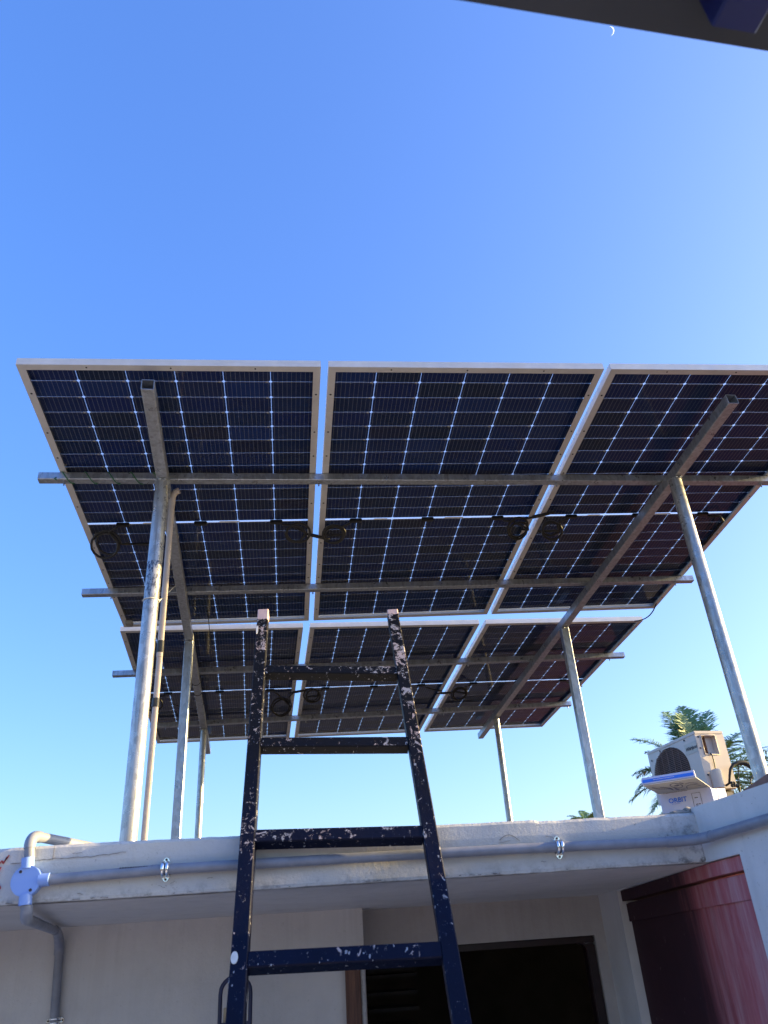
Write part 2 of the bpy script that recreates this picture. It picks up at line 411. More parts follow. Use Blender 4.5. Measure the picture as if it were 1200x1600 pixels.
def tag(o, label, cat, group=None):
    o['label'] = label; o['category'] = cat
    if group: o['group'] = group
    return o
def text_mesh(body, size, mat, name, parent, origin, xdir, ydir, shear=0, depth=.0004):
    cu = bpy.data.curves.new(name, 'FONT'); cu.body = body; cu.size = size; cu.shear = shear; cu.extrude = depth; cu.resolution_u = 3; cu.offset = size * .018
    tmp = bpy.data.objects.new(name, cu); COL.objects.link(tmp)
    bpy.context.view_layer.update()
    me = bpy.data.meshes.new_from_object(tmp.evaluated_get(bpy.context.evaluated_depsgraph_get()))
    bpy.data.objects.remove(tmp); bpy.data.curves.remove(cu)
    x, y = Vector(xdir).normalized(), Vector(ydir).normalized(); z = x.cross(y)
    M = Matrix((x, y, z)).transposed()
    off = Vector(origin) - ROOT(parent)
    for v in me.vertices: v.co = M @ v.co + off
    me.materials.clear(); me.materials.append(mat)
    o = bpy.data.objects.new(name, me); COL.objects.link(o); o.parent = parent
    return o
def P(x, y, z): return Vector((x, y, z + H))

# ------------------------------------------------------------------ ground and terrace floor
g = MB(); g.add([(-4000, -4000, -.06), (4000, -4000, -.06), (4000, 4000, -.06), (-4000, 4000, -.06)], [(0, 1, 2, 3)])
o = g.build('ground', M_GROUND); o['kind'] = 'structure'
g = MB(); g.box((0, 1.0, -.03), (12, 9, .06)); o = g.build('terrace_floor', M_FLOOR); o['kind'] = 'structure'

# ------------------------------------------------------------------ the building
B = thing('building', 'grey plastered flat roofed building under the solar panels with a red side door', 'building', (0, 3, 0))
def nz(x, y=0, z=0, s=1.0): return mnoise.noise(Vector((x * s, y * s + 3.1, z * s)))
# overhanging roof slab, its front edge hand cast and uneven
xs_ = [-5 + .5 * i for i in range(8)] + [-1.198 + .012 * i for i in range(187)]
vs = []; 
for x in xs_:
    e = .0026 * nz(x, 0, 0, 3) + .0013 * nz(x, 5, 0, 22) + .0009 * nz(x, 9, 0, 70)
    b = .0014 * nz(x, 2, 0, 6) + .0013 * nz(x, 4, 0, 45)
    f = .003 * nz(x, 7, 0, 4)
    drop = -.004 if x > .6 else 0
    prof = [(3.3, .141), (2.13, .152 + b), (2.121 + f, .1535 + b), (2.119 + f, .160), (2.120 + f * .7, .20), (2.118 + f, .24), (2.120 + f, .272 + e + drop), (2.126 + f, .279 + e + drop), (2.20, .281 + e * .5), (3.3, .279)]
    vs.append([P(x, y, z) for y, z in prof])
n = len(vs[0]); mb = MB()
flat = [v for r_ in vs for v in r_]; fs = []
for i in range(len(vs) - 1):
    for k in range(n):
        j = (k + 1) % n; fs.append((i * n + k, i * n + j, (i + 1) * n + j, (i + 1) * n + k))
fs += [tuple(range(n)), tuple((len(vs) - 1) * n + k for k in range(n - 1, -1, -1))]
mb.add(flat, fs); mb.build('roof_slab', M_FASCIA, B)
mb = MB(); mb.box(P(.5, 7.65, .2), (11, 8.698, .155)); mb.build('roof_deck', M_ROOF, B)
mb = MB(); mb.box(P(3.6, 2.1, .2), (4.80, 2.398, .155)); mb.build('roof_deck', M_ROOF, B)
# soffit skin is the slab underside; a thin render coat gives it its own colour
mb = MB()
nx, ny = 50, 10
vv = []
for i in range(nx + 1):
    for j in range(ny + 1):
        x = -4 + i * 5.04 / nx + 0; y = 2.131 + j * (3.2 - 2.131) / ny
        vv.append(P(x + (.06 * (y - 2.12) if i == nx else 0), y, .150 - .0105 * (y - 2.12) / 1.08 + .0012 * nz(x, y, 0, 5) - (.0004 if j else -.001)))
mb.add(vv, [(i * (ny + 1) + j, i * (ny + 1) + j + 1, (i + 1) * (ny + 1) + j + 1, (i + 1) * (ny + 1) + j) for i in range(nx) for j in range(ny)], True)
mb.build('soffit', M_SOFFIT, B)
mb = MB(); mb.disc(P(.585, 2.60, .1475), (0, 0, 1), .032, .004, 14, .55); mb.build('soffit_hole', M_DARK, B)

def wall_grid(pts, zs, holes, th, side):
    """vertical wall along the plan polyline pts; zs rows (each a list of heights per station); holes = set of (segment,row) left open"""
    m = MB(); k = len(zs)
    nrm = []
    for i in range(len(pts)):
        a = Vector(pts[max(0, i - 1)]); b = Vector(pts[min(len(pts) - 1, i + 1)]); d = (b - a).normalized()
        nrm.append(Vector((-d.y, d.x)) * side * th)
    F = [[P(pts[i][0], pts[i][1], zs[r_][i]) for i in range(len(pts))] for r_ in range(k)]
    K = [[v + Vector((nrm[i].x, nrm[i].y, 0)) for i, v in enumerate(row)] for row in F]
    for r_ in range(k - 1):
        for i in range(len(pts) - 1):
            if (i, r_) in holes: continue
            m.hexa([F[r_][i], F[r_][i + 1], K[r_][i + 1], K[r_][i]], [F[r_ + 1][i], F[r_ + 1][i + 1], K[r_ + 1][i + 1], K[r_ + 1][i]])
    bm = bmesh.new(); me = bpy.data.meshes.new('t')
    me.from_pydata([tuple(v) for v in m.v], [], m.f); bm.from_mesh(me)
    bmesh.ops.remove_doubles(bm, verts=bm.verts, dist=1e-5)
    # drop the doubled inner faces where two cells meet
    seen = {}
    for f in list(bm.faces):
        key = tuple(sorted(v.index for v in f.verts)); seen.setdefault(key, []).append(f)
    kill = [f for l_ in seen.values() if len(l_) > 1 for f in l_]
    bmesh.ops.delete(bm, geom=kill, context='FACES')
    q = MB(); bm.verts.index_update(); q.add([v.co.copy() for v in bm.verts], [tuple(v.index for v in f.verts) for f in bm.faces])
    bm.free(); bpy.data.meshes.remove(me); return q
# side wall on the right, red door in it
py = [.75, 1.2, 1.6, 1.955, 2.12, 2.35, 2.65, 2.949, 3.2]
px = [1.030 - .05 * (y - 2.12) if y < 2.12 else 1.030 + .06 * (y - 2.12) for y in py]
top = [.275, .279, .282, .285, .288, .288, .288, .288, .288]
dtop = [.155 - .017 * max(0, (y - 1.955)) for y in py]
q = wall_grid(list(zip(px, py)), [[-2.15] * 9, dtop, top], {(3, 0), (4, 0), (5, 0), (6, 0)}, .14, -1)
q.build('side_wall', M_RWALL, B)
# walls below the slab
mb = MB(); mb.box(P(-1.9078, 3.135, -1.0045), (4.185, .15, 2.291)); mb.build('front_wall', M_PLASTER, B)
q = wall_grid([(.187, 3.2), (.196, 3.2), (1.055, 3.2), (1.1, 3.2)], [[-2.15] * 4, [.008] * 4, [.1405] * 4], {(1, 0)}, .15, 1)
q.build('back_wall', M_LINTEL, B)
# dark painted frame round the doorway
mb = MB(); mb.box(P(.6255, 3.235, -.004), (.857, .05, .022)); mb.build('door_frame', M_MAROON, B, bevel=.004)
mb = MB(); mb.box(P(1.036, 3.235, -1.084), (.034, .05, 2.13)); mb.build('door_frame', M_MAROON, B, bevel=.004)
mb = MB(); mb.add([P(1.0185, 3.214, -.016), P(.9965, 3.214, -.016), P(1.0085, 3.214, -.019), P(1.0155, 3.214, -.026), P(1.0185, 3.214, -.036)], [(0, 1, 2, 3, 4)])
mb.add([P(1.0185, 3.254, -.016), P(.9965, 3.254, -.016), P(1.0085, 3.254, -.019), P(1.0155, 3.254, -.026), P(1.0185, 3.254, -.036)], [(4, 3, 2, 1, 0)])
mb.add([P(.9965, 3.214, -.016), P(1.0085, 3.214, -.019), P(1.0155, 3.214, -.026), P(1.0185, 3.214, -.036), P(.9965, 3.254, -.016), P(1.0085, 3.254, -.019), P(1.0155, 3.254, -.026), P(1.0185, 3.254, -.036)], [(0, 1, 5, 4), (1, 2, 6, 5), (2, 3, 7, 6)])
mb.build('frame_corner', M_MAROON, B)
mb = MB(); mb.box(P(.1425, 3.05, -1.09), (.050, .05, 2.12)); mb.build('wooden_jamb', M_WOOD, B, bevel=.004)
mb = MB(); mb.box(P(.1755, 3.052, -1.09), (.012, .03, 2.12)); mb.build('plaster_bead', M_FASCIA, B, bevel=.004)
# room behind the doorway
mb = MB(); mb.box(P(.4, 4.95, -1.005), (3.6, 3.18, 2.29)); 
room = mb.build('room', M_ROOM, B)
bm = bmesh.new(); bm.from_mesh(room.data)
fr = [f for f in bm.faces if f.calc_center_median().y < 3.4 - 3]
bmesh.ops.delete(bm, geom=fr, context='FACES')
bm.to_mesh(room.data); bm.free()
mb = MB()
for k, z in enumerate((-.062, -.085, -.145, -.20, -.26)): mb.box(P(.33, 3.75, z), (.2, .25, .012))
for x in (.25, .41): mb.box(P(x, 3.75, -1.2), (.02, .25, 1.88))
o = mb.build('shelf_rack', plain('dark_rack', (.006, .006, .0065), .8)); tag(o, 'dim shelf rack just inside the dark doorway', 'rack')  # near-black base colour keeps the slats faint

# red door set in the side wall
def sw(y, z, out_=0): 
    x = 1.030 - .05 * (y - 2.12) if y < 2.12 else 1.030 + .06 * (y - 2.12)
    return P(x - out_, y, z)
def dt(y): return .155 - .017 * (y - 1.955)
def slab_on_wall(y0, y1, za, zb, d0, d1, st=None):
    """board between stations y0..y1, heights za(y)..zb(y), from depth d0 (front, + = into the wall) to d1"""
    m = MB(); ys = sorted({y0, y1} | ({2.12} if y0 < 2.12 < y1 else set()))
    for a, b in zip(ys[:-1], ys[1:]):
        m.hexa([sw(a, za(a), -d0), sw(b, za(b), -d0), sw(b, za(b), -d1), sw(a, za(a), -d1)], [sw(a, zb(a), -d0), sw(b, zb(b), -d0), sw(b, zb(b), -d1), sw(a, zb(a), -d1)])
    return m
slab_on_wall(1.957, 2.947, lambda y: dt(y) - .034, lambda y: dt(y) - .002, .012, .09).build('side_door_frame', M_REDDOOR, B)
D = slab_on_wall(1.962, 2.942, lambda y: -2.12, lambda y: dt(y) - .040, .030, .065).build('side_door', M_REDDOOR, B, 'worn red side door with a dark half towards its hinges')
slab_on_wall(1.964, 2.94, lambda y: dt(y) - .098, lambda y: dt(y) - .043, .022, .0298).build('rail', M_REDDOOR, D)
slab_on_wall(1.964, 2.034, lambda y: -2.1, lambda y: dt(y) - .0995, .022, .0298).build('stile', M_REDDOOR, D)
# cracks, scribbles, rubble
FN = (0, -1, 0)
def jag(a, b, n_, amp):
    r_ = []
    for i in range(n_ + 1):
        t_ = i / n_; p = Vector(a).lerp(Vector(b), t_)
        if 0 < i < n_: p += Vector((0, 0, random.uniform(-amp, amp)))
        r_.append(p)
    return r_
cr = MB()
for a, b in (((-.721, .242), (-.643, .2475)), ((-.643, .2475), (-.598, .2478)), ((-.598, .2478), (-.522, .2485)), ((-.522, .2485), (-.45, .254))):
    cr.ribbon(jag(P(a[0], 2.1165, a[1]), P(b[0], 2.1165, b[1]), 7, .0018), .0016, FN)
cr.ribbon([P(-.623 + .0012 * nz(i), 2.1165, .278 - .0064 * i) for i in range(6)], .0013, FN)
cr.ribbon([P(.49 + .053 * i / 8, 2.1165, .233 + .014 * math.sin(math.pi * i / 8) - .005 * i / 8) for i in range(9)], .0012, FN)
for k in range(16):
    x = random.uniform(-.6, .95); z = random.uniform(.165, .26); 
    cr.ribbon(jag(P(x, 2.1165, z), P(x + random.uniform(.008, .03), 2.1165, z + random.uniform(-.006, .006)), 4, .0012), .001, FN)
for k in range(26):
    x = random.uniform(-.75, 1.0); cr.ribbon(jag(P(x, 2.1165, .1555), P(x + random.uniform(.004, .02), 2.1165, .1555), 3, .001), .0018, FN)
cr.build('hairline_crack', M_CRACK, B, kind='stuff')
sc = MB()
for pts in ([(-.750, .240), (-.742, .250), (-.738, .243), (-.731, .258), (-.735, .249), (-.727, .262)], [(-.752, .232), (-.744, .228), (-.742, .236)],
            [(-.742, .190), (-.738, .195), (-.735, .189), (-.740, .184)], [(-.745, .180), (-.738, .178)], [(-.755, .215), (-.748, .222), (-.744, .217)]):
    P3 = [P(x, 2.1160, z) for x, z in pts]; sub = []
    for a, b in zip(P3[:-1], P3[1:]): sub += [a.lerp(b, k / 4) for k in range(4)]
    sc.ribbon(sub + [P3[-1]], .0035, FN)
sc.build('red_scribble', M_SCRIB, B, kind='stuff')
def lump(c, r, seed, sq=(1, 1, .6), sub=2):
    bm = bmesh.new(); bmesh.ops.create_icosphere(bm, subdivisions=sub, radius=1)
    for v in bm.verts:
        d = 1 + .35 * mnoise.noise(v.co * 1.6 + Vector((seed, 0, 0))) + .15 * mnoise.noise(v.co * 5 + Vector((0, seed, 0)))
        v.co = Vector((v.co.x * r * sq[0] * d, v.co.y * r * sq[1] * d, v.co.z * r * sq[2] * d)) + Vector(c)
    bm.verts.index_update(); m = MB(); m.add([v.co.copy() for v in bm.verts], [tuple(v.index for v in f.verts) for f in bm.faces]); bm.free(); return m
for i, (x, y, z, r_, sq) in enumerate(((1.003, 2.150, .278, .018, (1.5, 1, .5)), (1.026, 2.148, .283, .013, (.9, 1, .8)), (.972, 2.155, .277, .014, (1.8, 1, .3)))):
    lump(P(x, y, z), r_, i * 3.3, sq).build('mortar_lump', M_CONC, B)

# ------------------------------------------------------------------ electrical conduit on the slab edge
K = thing('conduit', 'grey plastic conduit run along the slab edge with a round pale blue junction box', 'conduit', P(-.671, 2.1, .2))
RP = .0122
def arc(a, c, b, n_=8):                                        # rounded corner a-c-b
    a, b, c = Vector(a), Vector(b), Vector(c)
    return [(a * (1 - t_) ** 2 + c * 2 * t_ * (1 - t_) + b * t_ ** 2) for t_ in [i / n_ for i in range(n_ + 1)]]
yp = 2.1035
mb = MB(); mb.tube([P(-.622, yp, .2005), P(-.35, yp - .001, .2085), P(.1, yp + .001, .2095), P(.55, yp, .2085), P(.93, yp - .002, .204)], RP, 16); mb.build('pipe', M_PVC, K)
mb = MB(); mb.tube(arc(P(.926, yp - .002, .2042), P(1.008, yp - .003, .2035), P(1.012, 2.02, .2045), 10), RP * 1.09, 16); mb.build('bend', M_PVC, K)
mb = MB(); mb.tube([P(1.012, 2.024, .2045), P(1.027, 1.80, .207), P(1.045, 1.45, .207), P(1.07, .95, .207)], RP, 16); mb.build('pipe', M_PVC, K)
jc = P(-.671, 2.100, .1995)
mb = MB(); mb.disc(jc + Vector((0, .006, 0)), (0, 1, 0), .0335, .026, 32); bx = mb.build('junction_box', M_PVC_BLUE, K, bevel=.0015)
mb = MB(); mb.disc(jc + Vector((0, -.0088, 0)), (0, 1, 0), .0345, .0036, 32); mb.build('lid', M_PVC_BLUE, bx, bevel=.001)
for a in (R(125), R(-55)):
    mb = MB(); mb.disc(jc + Vector((math.cos(a) * .025, -.0112, math.sin(a) * .025)), (0, 1, 0), .0036, .0014, 10); mb.build('screw', M_ACDK, bx)
for d_ in ((1, 0, .02), (-.11, 0, 1), (.08, 0, -1)):
    d_ = Vector(d_).normalized(); mb = MB(); mb.tube([jc + d_ * .028, jc + d_ * .052], .0148, 18); mb.build('socket', M_PVC_BLUE, bx)
mb = MB(); mb.tube([P(-.6735, yp, .250), P(-.6785, yp, .278)], RP, 16); mb.build('pipe', M_PVC, K)
mb = MB(); mb.tube(arc(P(-.6775, yp, .272), P(-.682, yp + .002, .306), P(-.668, 2.14, .302), 10), RP * 1.12, 16); mb.build('elbow', M_PVC, K)
mb = MB(); mb.tube([P(-.668, 2.138, .302), P(-.60, 2.30, .2975), P(-.56, 2.40, .295)], RP, 16); mb.build('pipe', M_PVC, K)
mb = MB(); mb.tube([P(-.667, yp, .152), P(-.664, yp, .138)], RP, 16); mb.build('pipe', M_PVC, K)
mb = MB(); mb.tube(arc(P(-.664, yp, .147), P(-.661, yp, .1195), P(-.672, 2.145, .121), 10), RP * 1.12, 16); mb.build('elbow', M_PVC, K)
mb = MB(); mb.tube([P(-.672, 2.143, .121), P(-.805, 2.86, .124)], RP, 16); mb.build('pipe', M_PVC, K)
mb = MB(); mb.tube(arc(P(-.800, 2.84, .124), P(-.838, 3.043, .125), P(-.832, 3.040, .06), 10), [RP * 1.12 + .0003 * i for i in range(11)], 16); mb.build('elbow', M_PVC, K)
mb = MB(); mb.tube([P(-.832, 3.040, .065), P(-.82, 3.040, -.13), P(-.80, 3.04, -1.2)], .0145, 16); mb.build('pipe', M_PVC, K)
def saddle(c, along, out_):
    """zinc strap: oval plate with two screw tabs and a hump over the pipe"""
    along, out_ = Vector(along).normalized(), Vector(out_).normalized(); up = along.cross(out_).normalized()
    m = MB(); m.disc(Vector(c) + out_ * .002, out_, .027, .003, 24, .44, up)
    cl = m.build('clamp', M_CHROME, K)
    for s_ in (-.0055, .0055):
        m = MB()
        pts = [Vector(c) + along * s_ + up * (.0150 * math.cos(a)) + out_ * (.0125 + .0150 * math.sin(a)) for a in [math.pi * (i / 12 * 1.3 - .15) for i in range(13)]]
        m.tube(pts, .0042, 8); m.build('strap', M_CHROME, cl)
    for s_ in (-1, 1):
        m = MB(); m.disc(Vector(c) + up * s_ * .0222 + out_ * .0045, out_, .0028, .003, 10); m.build('screw', M_ACDK, cl)
saddle(P(-.349, 2.1155, .2085), (1, 0, .02), FN)
saddle(P(.640, 2.1155, .2070), (1, 0, 0), FN)
saddle(P(-.8205, 3.0565, -.126), (0, 0, 1), FN)
t_ = MB()
for x0, wd in [(-.455 + .0062 * i, random.uniform(.003, .0052)) for i in range(13)] :
    if random.random() < .85: t_.box(P(x0, yp - .0082, .2048 + .0090 + .0285 * (x0 + .622) * 0 + .0025), (wd, .0012, .0026), Matrix.Rotation(R(-40), 3, 'X'))
t_.build('pipe_print', M_INK, K, kind='stuff')

# ------------------------------------------------------------------ panel support frame
ARO = P(-1.0643, 2.3150, 1.9802)
AR = Matrix.Rotation(R(1.33), 3, 'Z') @ Matrix.Rotation(R(-3.67), 3, 'X') @ Matrix.Rotation(R(-1.15), 3, 'Y')
def A(x, y, z): return ARO + AR @ Vector((x, y, z))
ANZ = AR @ Vector((0, 0, 1))
F = thing('panel_support_frame', 'galvanised steel support frame of posts and rails carrying the solar panels', 'support frame', (.55, 4.7, H + .28))
PUR = [((-.089, .687), (3.56, .780)), ((-.137, 1.778), (3.521, 1.835)), ((-.19, 2.967), (3.52, 3.030)), ((-.10, 4.075), (3.43, 4.072))]
for (a, b) in PUR:
    mb = MB(); mb.hollow(A(a[0], a[1], -.0205), A(b[0], b[1], -.0205), .039, .038, ANZ); mb.build('purlin', M_GALV_DK, F)
def rl(y): return .478 - .0375 * y
def rr_(y): return 2.8985 - .031 * y
RAF = []
for fn, y0, y1 in ((rl, .034, 4.69), (rr_, .107, 4.70)):
    mb = MB(); mb.hollow(A(fn(y0), y0, -.066), A(fn(y1), y1, -.066), .048, .049, ANZ); mb.build('rafter', M_GALV_SQ, F)
BOT = .279
def post(tx, ty, kind, r_, bx_=None):
    T = A(tx, ty, -.091)
    b = Vector((T.x, T.y, H + BOT)); 
    mb = MB()
    if kind == 'round': mb.tube([b, b.lerp(T, .5), T], r_, 28)
    else: mb.hollow(b, T, r_, r_, (0, 1, 0))
    p_ = mb.build('post', M_GALV if kind == 'round' else M_GALV_SQ, F)
    mb = MB()
    for k in range(9):
        a = 2 * math.pi * k / 9 + .3
        m2 = lump(T + Vector((math.cos(a) * r_ * (1 if kind == 'round' else .5), math.sin(a) * r_ * (1 if kind == 'round' else .5), -.003)), .007, k * 1.7, (1.2, 1.2, .7), 1); mb.add(m2.v, m2.f)
    mb.build('weld', M_GALV_DK, p_)
    return T, p_
T_FL, p_fl = post(.4545, .63, 'round', .0302)
T_FR, p_fr = post(2.868, .66, 'round', .0302)
post(rl(2.334), 2.334, 'square', .050)
post(rr_(2.35), 2.35, 'square', .050)
post(rl(4.03), 4.03, 'round', .0255)
post(rr_(4.14), 4.14, 'round', .0255)
mb = MB(); mb.tube([Vector((T_FL.x, T_FL.y, H + z)) for z in (1.15, 1.3, 1.46)], .0306, 28, False); mb.build('paint_smear', M_SMEAR, p_fl)
# panel bolts through the purlins
for (a, b) in PUR:
    for x in (.02, 1.146, 2.305, 3.40):
        t_ = (x - a[0]) / (b[0] - a[0]); y = a[1] + (b[1] - a[1]) * t_
        c = A(x, y, -.041); mb = MB(); mb.disc(c - ANZ * .001, ANZ, .010, .004, 8); mb.tube([c, c - ANZ * .020], .0035, 6); mb.build('bolt', M_GALV_DK, F)

# ------------------------------------------------------------------ solar panels
PW, PL, PT = 1.134, 2.278, .032
CW, CH, GX, GY, MID = .1832, .0913, .0020, .0013, .015
def cell_mesh():
    w, h, c, t_ = CW / 2, CH / 2, .0064, .0003
    q = [(-w + c, -h), (w - c, -h), (w, -h + c), (w, h - c), (w - c, h), (-w + c, h), (-w, h - c), (-w, -h + c)]
    m = MB(); m.add([Vector((x, y, -t_)) for x, y in q] + [Vector((x, y, t_)) for x, y in q], [tuple(range(7, -1, -1)), tuple(range(8, 16))] + [(k, (k + 1) % 8, 8 + (k + 1) % 8, 8 + k) for k in range(8)])
    me = bpy.data.meshes.new('solar_cell'); me.from_pydata([tuple(v) for v in m.v], [], m.f); me.materials.append(M_CELL); return me
CELL = cell_mesh()
def local(parent, name, mb, mat, label=None, bevel=0, kind=None):
    """part whose vertices are given in the parent's own space"""
    off = ROOT(parent); mb.v = [v + off for v in mb.v]
    return mb.build(name, mat, parent, label, bevel, kind)
def rail_profile(m, a, b, inward, L_):
    """L section: outer web, bottom flange and top lip from a to b (local coordinates)"""
    a, b, i = Vector(a), Vector(b), Vector(inward); z = Vector((0, 0, 1)); w = .0025
    def bar(u0, u1, z0, z1, cut0, cut1):
        d = (b - a).normalized()
        q = []
        for p, s_ in ((a, 1), (b, -1)):
            for u, zz in ((u0, z0), (u1, z0), (u1, z1), (u0, z1)):
                q.append(p + i * u + z * zz + d * s_ * (u if cut0 else 0))
        m.add(q, [(3, 2, 1, 0), (4, 5, 6, 7), (0, 1, 5, 4), (1, 2, 6, 5), (2, 3, 7, 6), (3, 0, 4, 7)])
    bar(0, w, 0, PT, 1, 1); bar(w, L_, 0, .0022, 1, 1); bar(w, .011, PT - .0022, PT, 1, 1); bar(w, .0045, .0125, .0145, 1, 1)
LAY_L = 'solar panels seen from below'
LABELS = ['front left solar panel with a green wire wound on the rail below it',
          'front middle solar panel between the two long gaps of sky',
          'front right solar panel, its outer corner running out of the photo',
          'rear left solar panel above the square left post',
          'rear middle solar panel behind the top of the ladder',
          'rear right solar panel, its free corner nearest the palm tree']
def loop_pts(c, r_, n_, seed, z0=-.012, sq=1.0, turns=2):
    rnd = random.Random(seed); pts = []
    for i in range(n_ * turns + 1):
        a = 2 * math.pi * i / n_; k = r_ * (1 + .17 * math.sin(a * .5 + seed) + .09 * math.sin(a * 1.7 + seed * 2) + rnd.uniform(-.02, .02))
        pts.append(Vector((c[0] + math.cos(a) * k, c[1] + math.sin(a) * k * sq * .8, z0 - .030 - .6 * k * math.sin(a) - .004 * math.sin(a * .7 + seed) - .003 * (i // n_))))
    return pts
def make_panel(idx, origin, rot, label):
    root = thing('solar_panel', label, 'solar panel', origin, LAY_L)
    W_, L_ = PW, PL
    e = [((0, 0, 0), (W_, 0, 0), (0, 1, 0)), ((W_, L_, 0), (0, L_, 0), (0, -1, 0)), ((0, L_, 0), (0, 0, 0), (1, 0, 0)), ((W_, 0, 0), (W_, L_, 0), (-1, 0, 0))]
    for a, b, i in e:
        m = MB(); rail_profile(m, a, b, i, .029); local(root, 'frame_rail', m, M_ALU)
    m = MB(); m.box((W_ / 2, L_ / 2, PT - .0057), (W_ - .0062, L_ - .0062, .0056)); local(root, 'glass', m, M_GLASS)
    zc = PT - .0057
    tw = 6 * CW + 5 * GX; x0 = (W_ - tw) / 2 + CW / 2
    th_ = 12 * CH + 11 * GY
    for half in (0, 1):
        y0 = (L_ / 2 - MID / 2 - th_ + CH / 2) if half == 0 else (L_ / 2 + MID / 2 + CH / 2)
        for i in range(6):
            for j in range(12):
                c = bpy.data.objects.new('solar_cell', CELL); COL.objects.link(c); c.parent = root
                c.location = (x0 + i * (CW + GX), y0 + j * (CH + GY), zc)
    zb = PT - .0085
    for x in (.189, .567, .945):
        m = MB(); m.box((x, L_ / 2, zb - .008), (.064, .026, .016)); local(root, 'junction_box', m, M_BLACK, bevel=.003)
    for lx, lw, ld_ in ((.71, .10, .011), (.32, .07, .009)):
        m = MB(); m.box((lx, L_ / 2, zb - .0004), (lw, ld_, .0006)); local(root, 'label_strip', m, M_LABEL)
    hm = MB()
    for x in (.0145, W_ - .0145):
        for y in (.16, .40, .57, .72, .95, L_ - .95, L_ - .72, L_ - .57, L_ - .40, L_ - .16): hm.disc((x, y, -.0003), (0, 0, 1), .0045, .0012, 8)
    for x in (.25, .56, .88): 
        for y in (.0145, L_ - .0145): hm.disc((x, y, -.0003), (0, 0, 1), .0035, .0012, 8)
    local(root, 'mounting_hole', hm, M_DARK, kind='stuff')
    # leads with plug ends, tied up in loops beside the outer junction boxes
    rc = .0062; front = idx < 3
    def cable(pts, r_=rc, nm='cable'):
        m = MB(); m.tube(pts, r_, 7); return local(root, nm, m, M_BLACK)
    y = L_ / 2
    if front:
        if idx == 0: cable([Vector((.16, y, -.0)), Vector((.12, y + .02, -.012))] + loop_pts((.100, y + .080), .062, 20, 3, -.014) + [Vector((.20, y + .135, -.014)), Vector((.36, y + .15, -.010))])
        else: cable([Vector((.16, y, .0)), Vector((.12, y + .01, -.012))] + loop_pts((.075, y + .03), .050, 20, idx * 2.1, -.016, .85) + [Vector((.02, y + .085, -.02))])
        if idx < 2: cable([Vector((.975, y, .0)), Vector((1.02, y - .01, -.012))] + loop_pts((1.050, y + .012), .052, 20, idx + 5, -.016, .95) + [Vector((1.09, y + .06, -.022))])
        else: cable([Vector((.975, y, .0)), Vector((1.03, y - .02, -.01)), Vector((1.075, y + .03, -.012)), Vector((1.082, y + .14, -.008)), Vector((1.09, y + .30, -.004))])
    else:
        cable([Vector((.16, y, .0)), Vector((.12, y - .02, -.012))] + loop_pts((.080, y + (.05 if idx != 4 else -.03)), .055, 20, idx * 1.7, -.016, .9) + [Vector((.05, y + .07, -.02))])
        if idx == 3: cable([Vector((.975, y, .0)), Vector((1.0, y + .02, -.01))] + loop_pts((1.035, y + .20), .068, 20, 2, -.018, 1.4) + [Vector((1.09, y + .05, -.02)), Vector((1.125, y - .04, -.02))])
        else: cable([Vector((.975, y, .0)), Vector((1.05, y + .03, -.012)), Vector((1.12, y + .05, -.02))])
    if idx in (0, 1, 3, 4):
        m = MB(); ya = y + (.07 if idx == 0 else -.07 if idx == 1 else -.05 if idx == 3 else .07)
        a_, b_ = Vector((1.085, ya - (.02 if idx == 0 else -.02), -.024)), Vector((1.225, ya + (.05 if idx == 0 else -.035), -.022))
        if idx == 4: b_ = Vector((1.225, ya + .01, -.022))
        m.tube([a_, a_.lerp(b_, .2), a_.lerp(b_, .21), a_.lerp(b_, .48), a_.lerp(b_, .5), a_.lerp(b_, .52), a_.lerp(b_, .79), a_.lerp(b_, .8), b_], [.005, .006, .0095, .0095, .011, .009, .009, .006, .005], 9)
        local(root, 'plug', m, M_BLACK)
    if idx == 0:
        m = MB(); m.tube([Vector((.24, y + .142, -.012)), Vector((.35, y + .150, -.011))], .0085, 9); local(root, 'plug', m, M_BLACK)
        m = MB(); m.box((.045, L_ - .075, -.012), (.04, .05, .024)); local(root, 'end_clip', m, M_CONC, bevel=.004)
    root.rotation_euler = rot.to_euler()
    return root
for i in range(3):
    make_panel(i, A(i * (PW + .0305), 0, 0), AR, LABELS[i])
R2 = AR @ Matrix.Rotation(R(2.22), 3, 'Z')
def A2(x, y): return A(0, 0, 0) + AR @ (Vector((-.0333, PL + .0526, 0)) + Matrix.Rotation(R(2.22), 3, 'Z') @ Vector((x, y, 0)))
for i in range(3):
    make_panel(3 + i, A2(i * (PW + .045), 0), R2, LABELS[3 + i])
# cable bridging the two rows at the right edge
mb = MB(); mb.tube(arc(A(3.445, 2.20, .004), A(3.46, 2.36, -.05), A(3.39, 2.46, -.004), 12), .004, 7); tag(mb.build('link_cable', M_BLACK), 'thin black cable bridging the two right hand solar panels at their outer edge', 'cable')

